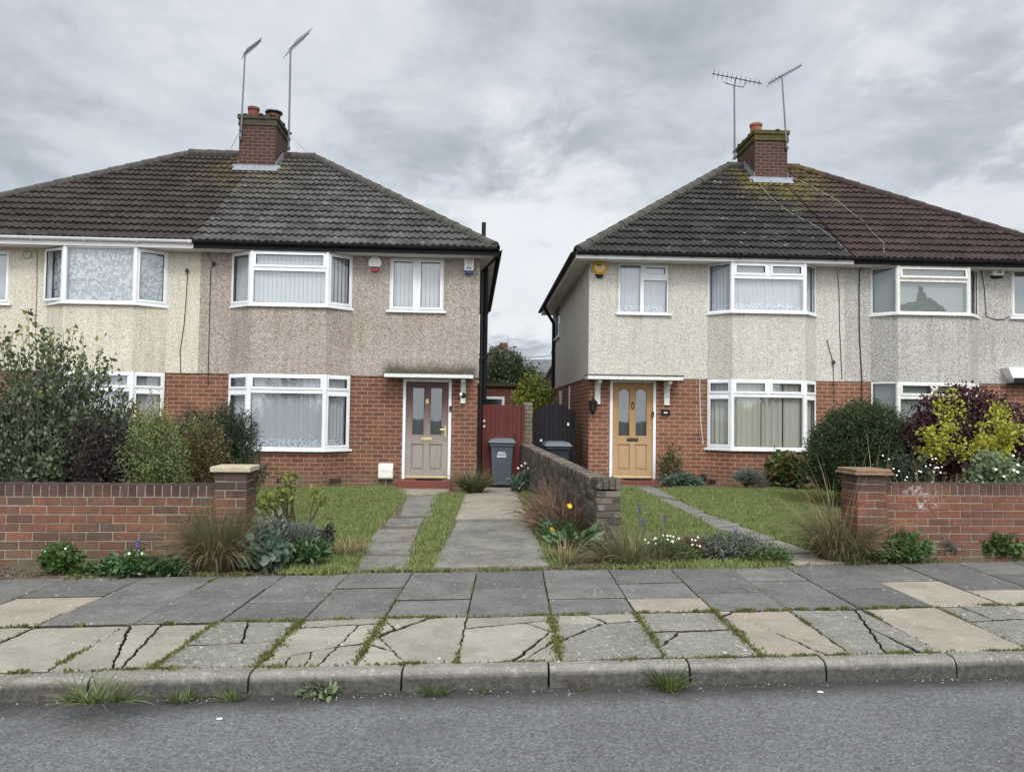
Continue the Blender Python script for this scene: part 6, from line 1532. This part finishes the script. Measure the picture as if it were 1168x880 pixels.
# road edge weeds
tuft('grass_weed', 'long grass weed sprawling over the kerb into the gutter, leftmost kerb weed', 112, 797, [('green_blades', 'grassblade', dict(n=110, r=.16, ry=.05, L=(.06, .24), lean=(.3, 1.4), droop=(.1, .9), w=.007)), ('stems', 'lf_fresh', dict(n=40, r=.22, ry=.05, L=(.04, .12), lean=(.5, 1.5), droop=(.0, .6), w=.018)), ('dry_blades', 'straw', dict(n=40, r=.18, ry=.05, L=(.1, .26), lean=(.7, 1.4), droop=(.1, .6), w=.005))], 81, 'weed')
for k, (px_, py_, lab, L, n, rr) in enumerate([(206, 799, 'small fuzzy weed in the gutter right of the sprawling kerb grass', .10, 70, .05), (231, 795, 'tiny leafy weed in the gutter beside the fuzzy weed', .07, 40, .04), (266, 796, 'thin grass weed in the gutter close to a kerb joint', .14, 60, .06), (497, 789, 'yellowish grass tuft in the gutter left of the driveway line', .12, 110, .07), (551, 788, 'sparse thin weed in the gutter below the pale cracked slab', .10, 30, .05), (762, 783, 'bushy green grass tuft against the kerb, right of the driveway line', .20, 190, .08), (847, 777, 'tiny weed against the kerb near the buff slab', .07, 26, .03), (660, 784, 'reddish dry stalk in the gutter below the lichened slab', .14, 26, .06)]):
    x, y = gnd(px_, py_, -.12)
    t = tuft('gutter_weed', lab, px_, py_, [('blades', 'redtwig' if k == 7 else 'grassblade', dict(n=n, r=rr, L=(L * .4, L), lean=(.1, 1.1), droop=(.1, 1.1), w=.007))], 82 + k, 'weed'); t.location = (x, y, -.125)
t = bush('gutter_dandelion', 'flat rosette of grey-green leaves in the gutter below the crazed slab', 'weed', 365, 796, (.14, .07, .05), 0, 'lf_pale', 24, 5, 95, up=.05, lsize=.055, asp=.5, spread=.015, stems=2, big=True); x, y = gnd(365, 793, -.12); t.location = (x, y, -.122)
# ------------------------------------------------------------------ lawns, ground weeds, moss, litter
def lawnmat(name, stops):
    m = NT(name); co = m.coord('Object')
    a = m.ramp(m.island(), *stops)
    n = m.noise(co, 1.5, 5, .7)
    c = m.mix(m.ramp(n, (.44, 0.0), (.68, .6)), a, (.22, .22, .08))
    c = m.mix(m.ramp(m.noise(co, 4.5, 4, .6), (.55, 0.0), (.7, .5)), c, (.055, .095, .025))
    m.col(c); m.rough(.65); m.spec(.25)
    tr = m.n('ShaderNodeBsdfTranslucent'); m.set(tr.inputs[0], c); mx = m.n('ShaderNodeMixShader'); mx.inputs[0].default_value = .3
    m.t.links.new(m.b.outputs[0], mx.inputs[1]); m.t.links.new(tr.outputs[0], mx.inputs[2]); m.t.links.new(mx.outputs[0], m.o.inputs[0]); return m.mat
M['lawn'] = lawnmat('lawn_grass', G((.135, .185, .055), (.18, .23, .072), (.24, .27, .11), (.105, .15, .045)))
M['turf'] = groundmat('thatched_turf', (.055, .07, .022), (.10, .10, .04), (.15, .14, .07), fs=50)
def pip(X, Y, poly):
    r = np.zeros(len(X), bool)
    for (x1, y1), (x2, y2) in zip(poly, poly[1:] + poly[:1]):
        if y1 == y2: continue
        c = ((y1 > Y) != (y2 > Y)) & (X < (x2 - x1) * (Y - y1) / (y2 - y1) + x1); r ^= c
    return r
def lawn(polys, dens, h=(.045, .10)):
    V, F, k = [], [], 0; BV, BF = [], []
    for px_poly, hs in polys:
        P = [gp(*p) for p in px_poly]; poly = [(p[0], p[1]) for p in P]
        # turf a little above the soil, with a ragged edge
        fine = []
        for a, b in zip(poly, poly[1:] + poly[:1]):
            n = max(1, int(math.dist(a, b) / .09)); fine += [wob(a[0] + (b[0] - a[0]) * i / n, a[1] + (b[1] - a[1]) * i / n, .016) for i in range(n)]
        b0 = len(BV); BV += [(x, y, gz(x, y) + .004) for x, y in fine]; BF.append(list(range(b0, b0 + len(fine))))
        xs, ys = [p[0] for p in poly], [p[1] for p in poly]; A = (max(xs) - min(xs)) * (max(ys) - min(ys)); n = int(A * dens)
        X, Y = rng.uniform(min(xs) - .05, max(xs) + .05, n), rng.uniform(min(ys) - .05, max(ys) + .05, n)
        jx, jy = X + rng.normal(size=n) * .055, Y + rng.normal(size=n) * .055
        ok = pip(jx, jy, poly); X, Y = X[ok], Y[ok]; n = len(X)
        Z = np.array([gz(x, y) for x, y in zip(X, Y)])
        hh = rng.uniform(*h, n) * hs * (1 + .45 * np.sin(X * 5.1 + 2 * np.sin(Y * 3.3)) * np.sin(Y * 4.3 + X)); a = rng.uniform(0, 2 * np.pi, n); le = rng.uniform(.1, .8, n) * hh
        w = rng.uniform(.004, .008, n); b = rng.uniform(-.8, .8, n)
        p0 = np.stack([X, Y, Z - .004], 1); sd = np.stack([np.cos(b), np.sin(b), 0 * b], 1) * w[:, None]
        m_ = p0 + np.stack([np.cos(a) * le * .35, np.sin(a) * le * .35, hh * .6], 1); tip = p0 + np.stack([np.cos(a) * le, np.sin(a) * le, hh], 1)
        V.append(np.stack([p0 - sd, p0 + sd, m_ + sd * .8, tip, m_ - sd * .8], 1).reshape(-1, 3)); F.append(np.arange(n)[:, None] * 5 + k + [[0, 1, 2, 4]]); F.append(np.arange(n)[:, None] * 5 + k + [[4, 2, 3, 3]]); k += 5 * n
    return np.concatenate(V), F, BV, BF
LW = [([(290, 555), (453, 555), (463, 566), (441, 590), (427, 604), (413, 631), (402, 651), (330, 655), (300, 650), (288, 625)], 1.0),
      ([(501, 565), (530, 562), (512, 600), (492, 649), (468, 650), (480, 612)], 1.15),
      ([(415, 649), (520, 648.4), (520, 650.5), (415, 651.5)], .8)]
RW = [([(711, 556), (722, 556), (743, 566), (784, 588), (815, 605), (863, 619), (887, 634), (905, 645), (840, 648), (690, 648), (690, 620), (706, 600)], 1.0),
      ([(747, 555), (860, 558), (940, 556), (1010, 560), (1010, 600), (985, 638), (960, 641), (930, 631), (887, 615), (845, 599), (804, 584)], .9),
      ([(592, 562), (606, 562), (640, 648), (630, 648), (606, 592)], 1.2)]
for polys, lab in ((LW, 'l'), (RW, 'r')):
    V, Fs, BV, BF = lawn(polys, 2300, (.030, .070))
    q = np.concatenate([f for f in Fs[0::2]] ); tri = np.concatenate([f for f in Fs[1::2]])
    F = np.concatenate([q, tri]); 
    # blades: quads plus pointed tips (the tip face is a triangle)
    me = bpy.data.meshes.new('grass'); me.vertices.add(len(V)); me.vertices.foreach_set('co', V.astype(np.float32).ravel())
    nq, ntri = len(q), len(tri); loops = np.concatenate([q.ravel(), tri[:, :3].ravel()]).astype(np.int32); me.loops.add(len(loops)); me.loops.foreach_set('vertex_index', loops)
    st = np.concatenate([np.arange(nq) * 4, nq * 4 + np.arange(ntri) * 3]).astype(np.int32); me.polygons.add(nq + ntri); me.polygons.foreach_set('loop_start', st)
    me.materials.append(M['lawn']); me.update(calc_edges=True); me.validate(); o = link('grass', me); tag(o, kind='stuff')
    o = MB(); o.v, o.f, o.m = BV, BF, [0] * len(BF); tag(o.build('lawn', M['turf'], uv=False), kind='structure')
# moss and grass in the paving joints
def moss():
    pts = []
    def line(p, q, n, s0, h):
        cl = [(random.random(), random.uniform(.02, .10), random.uniform(.5, 2.0)) for _ in range(max(1, n // 70))]
        for _ in range(n):
            c_, w_, k_ = random.choice(cl); t_ = min(1, max(0, random.gauss(c_, w_))) if random.random() < .8 else random.random(); s = s0 * k_
            pts.append((p[0] + (q[0] - p[0]) * t_ + random.gauss(0, s), p[1] + (q[1] - p[1]) * t_ + random.gauss(0, s), h * random.uniform(.4, 1.2)))
    for a, b in zip(XS, XS[1:]):
        if not -4.2 < a < 4.5: continue
        k = 1.0 if random.random() < .65 else .35
        line((a, yk(a) + .004), (b, yk(b) + .004), int(240 * k), .012, .020)
        line((a, ymid(a)), (b, ymid(b)), int((260 if a > -2.5 else 40) * k), .012, .020)
        line((a, yk(a)), (a, ymid(a)), int(700 if a in (-2.19, -1.58, -.97, .34, 1.03, 1.69) else 130), .014 if a in (-2.19, -1.58, -.97, .34, 1.03, 1.69) else .007, .020)
        if random.random() < .6: line((a, ymid(a)), (a, yback(a)), 70, .007, .012)
        line((a, yback(a) + .02), (b, yback(b) + .02), 160 if -1.7 < a < 1 else 120, .03, .03)
    P = np.array(pts); n = len(P); rg = np.random.default_rng(3); base = np.stack([P[:, 0], P[:, 1], np.full(n, -.012)], 1)
    dr = unit(np.stack([rg.normal(size=n) * .5, rg.normal(size=n) * .5, np.ones(n)], 1)); nr = rg.normal(size=(n, 3))
    V, F = leaf_arrays(base, dr, nr, P[:, 2] + .016, P[:, 2] * .5 + .007)
    tag(raw('moss', V, F, M['mossgreen']), kind='stuff')
M['mossgreen'] = leafmat('joint_moss', G((.10, .12, .03), (.15, .165, .045), (.21, .205, .08), (.08, .095, .03)), .8, .2)
moss()
# grit, pebbles and dead leaves on the bare soil and along the gutter
def grit(name, n, fpos, size, stops, seed):
    rg = np.random.default_rng(seed); P = np.array([fpos(rg) for _ in range(n)]); m_ = leafmat(name + '_mix', stops, .9, 0.0, .2)
    d = unit(rg.normal(size=(n, 3))); V = []
    O = np.array([(1, 0, 0), (-1, 0, 0), (0, 1, 0), (0, -1, 0), (0, 0, .7), (0, 0, -.7)]); s = rg.uniform(*size, n)
    V = P[:, None] + O[None] * s[:, None, None] * rg.uniform(.6, 1.3, (n, 6, 1)); F = np.array([(0, 2, 4), (2, 1, 4), (1, 3, 4), (3, 0, 4), (2, 0, 5), (1, 2, 5), (3, 1, 5), (0, 3, 5)])
    tag(raw(name, V.reshape(-1, 3), (np.arange(n)[:, None, None] * 6 + F).reshape(-1, 3), m_, k=3), kind='stuff')
def gpos(rg):
    x = rg.uniform(-4, 4.5); return (x, yk(x) - .16 - abs(rg.normal()) * .05, -.119)
grit('gutter_grit', 420, gpos, (.002, .009), G((.10, .09, .075), (.20, .18, .15), (.45, .44, .42), (.06, .05, .045)), 5)
grit('road_chippings', 260, lambda rg: (rg.uniform(-3.4, 3.8), rg.uniform(2.6, 4.9), -.120), (.002, .007), G((.45, .44, .42), (.30, .29, .28), (.55, .54, .52)), 6)
def bpos(rg):
    x = rg.uniform(-6.5, 7); return (x, yback(x) + rg.uniform(0, .5), .0)
grit('bed_pebbles', 2600, bpos, (.003, .014), G((.10, .075, .055), (.16, .125, .09), (.24, .20, .16), (.06, .05, .04)), 7)
def leaflitter(name, n, fpos, size, stops, seed):
    rg = np.random.default_rng(seed); P = np.array([fpos(rg) for _ in range(n)]); V, F = leaf_arrays(P, np.concatenate([rg.normal(size=(n, 2)), rg.normal(size=(n, 1)) * .15], 1), np.concatenate([rg.normal(size=(n, 2)) * .4, np.ones((n, 1))], 1), rg.uniform(*size, n), rg.uniform(*size, n) * .6)
    tag(raw(name, V, F, leafmat(name + '_mix', stops, .85, .1)), kind='stuff')
def dpos(rg):
    f = rg.uniform(0, 1); return (.55 + .62 * (1 - f) + rg.normal() * .22, 8.3 + f * 7, .02)
leaflitter('fallen_leaves', 420, dpos, (.03, .06), G((.20, .11, .06), (.26, .17, .10), (.13, .07, .045)), 8)
leaflitter('bed_litter', 900, lambda rg: (*(lambda x: (x, yback(x) + rg.uniform(.02, .45)))(rg.uniform(-6.5, -2.2)), .012), (.02, .05), G((.16, .10, .07), (.24, .17, .12), (.09, .06, .045)), 9)
# litter on the road
x, y = gnd(1063, 771.5, -.12)
t = thing('litter_packet', 'flattened red and white packet in the gutter', 'litter', (x, y, -.118), R(8)); mb = MB(); mb.box(-.035, .0, -.02, .02, 0, .012); mb.build('red_end', M['redplastic'], t, .003); mb = MB(); mb.box(.001, .05, -.017, .018, 0, .010); mb.build('white_end', M['upvc'], t, .003)
for px_, py_, r, lab in ((250, 820, .012, 'white paper scrap on the asphalt left of the dandelion rosette'), (620, 781.5, .014, 'white scrap in the gutter below the driveway line'), (674, 780.5, .012, 'white scrap in the gutter beside the reddish stalk'), (936, 789.5, .013, 'white scrap on the asphalt below the buff slab'), (538, 786, .014, 'yellowish pebble in the gutter beside the grass tuft')):
    x, y = gnd(px_, py_, -.12); pts = [(r * random.uniform(.7, 1.2) * math.cos(a) * 1.5, r * random.uniform(.7, 1.2) * math.sin(a)) for a in np.linspace(0, 2 * math.pi, 9)[:-1]]
    mb = MB(); mb.prism(pts, 0, .006); o = mb.build('paper_scrap' if 'scrap' in lab else 'pebble', M['upvc'] if 'scrap' in lab else M['capstone'], None, .002); o.location = (x, y, -.1185); tag(o, lab, 'litter' if 'scrap' in lab else 'pebble')
# ------------------------------------------------------------------ the house across the road, mirrored in the worn bay window
t = thing('facing_house', 'gabled house across the road, seen only as a reflection in the worn white bay window', 'house', (29.6, -8.0, 0), R(180))
W, ze, zr, d = 9.0, 5.0, 8.4, 9.0
mb = MB(); mb.prism([(0, -.5), (W, -.5), (W, ze), (W / 2, zr - .12), (0, ze)], 0, d, 'y'); mb.build('wall', M['pale'], t)
mb = MB()
for x1 in (-.4, W + .4):
    x0 = W / 2; zz = ze - .4 * (zr - ze) / (W / 2)
    mb.add([(x0, -.3, zr), (x1, -.3, zz), (x1, d + .3, zz), (x0, d + .3, zr), (x0, -.3, zr - .14), (x1, -.3, zz - .14), (x1, d + .3, zz - .14), (x0, d + .3, zr - .14)], [(0, 1, 2, 3), (4, 5, 6, 7), (0, 1, 5, 4), (1, 2, 6, 5)])
rf = mb.build('roof', M['farroof'], t)
mb = MB(); mb.box(W / 2 - .2, W / 2 + .2, .3, .7, zr - .5, zr + .35); o = mb.build('chimney', M['farbrick'], t)
for s in (-.1, .1): mb = MB(); mb.lathe([(.10, zr + .35), (.08, zr + .75), (.10, zr + .78)], (W / 2 + s, .6), 10); mb.build('chimney_pot', M['darkterra'], o)
for k, x in enumerate((1.6, 6.0)):
    for z in (.9, 3.3): mb = MB(); mb.ring(FRONT, x, x + 1.6, z, z + 1.2, .07, -.02, .05); mb.box(x + .07, x + 1.53, -.012, -.004, z + .07, z + 1.13, 1); mb.build('window', [M['upvc'], M['darkglass']], t)
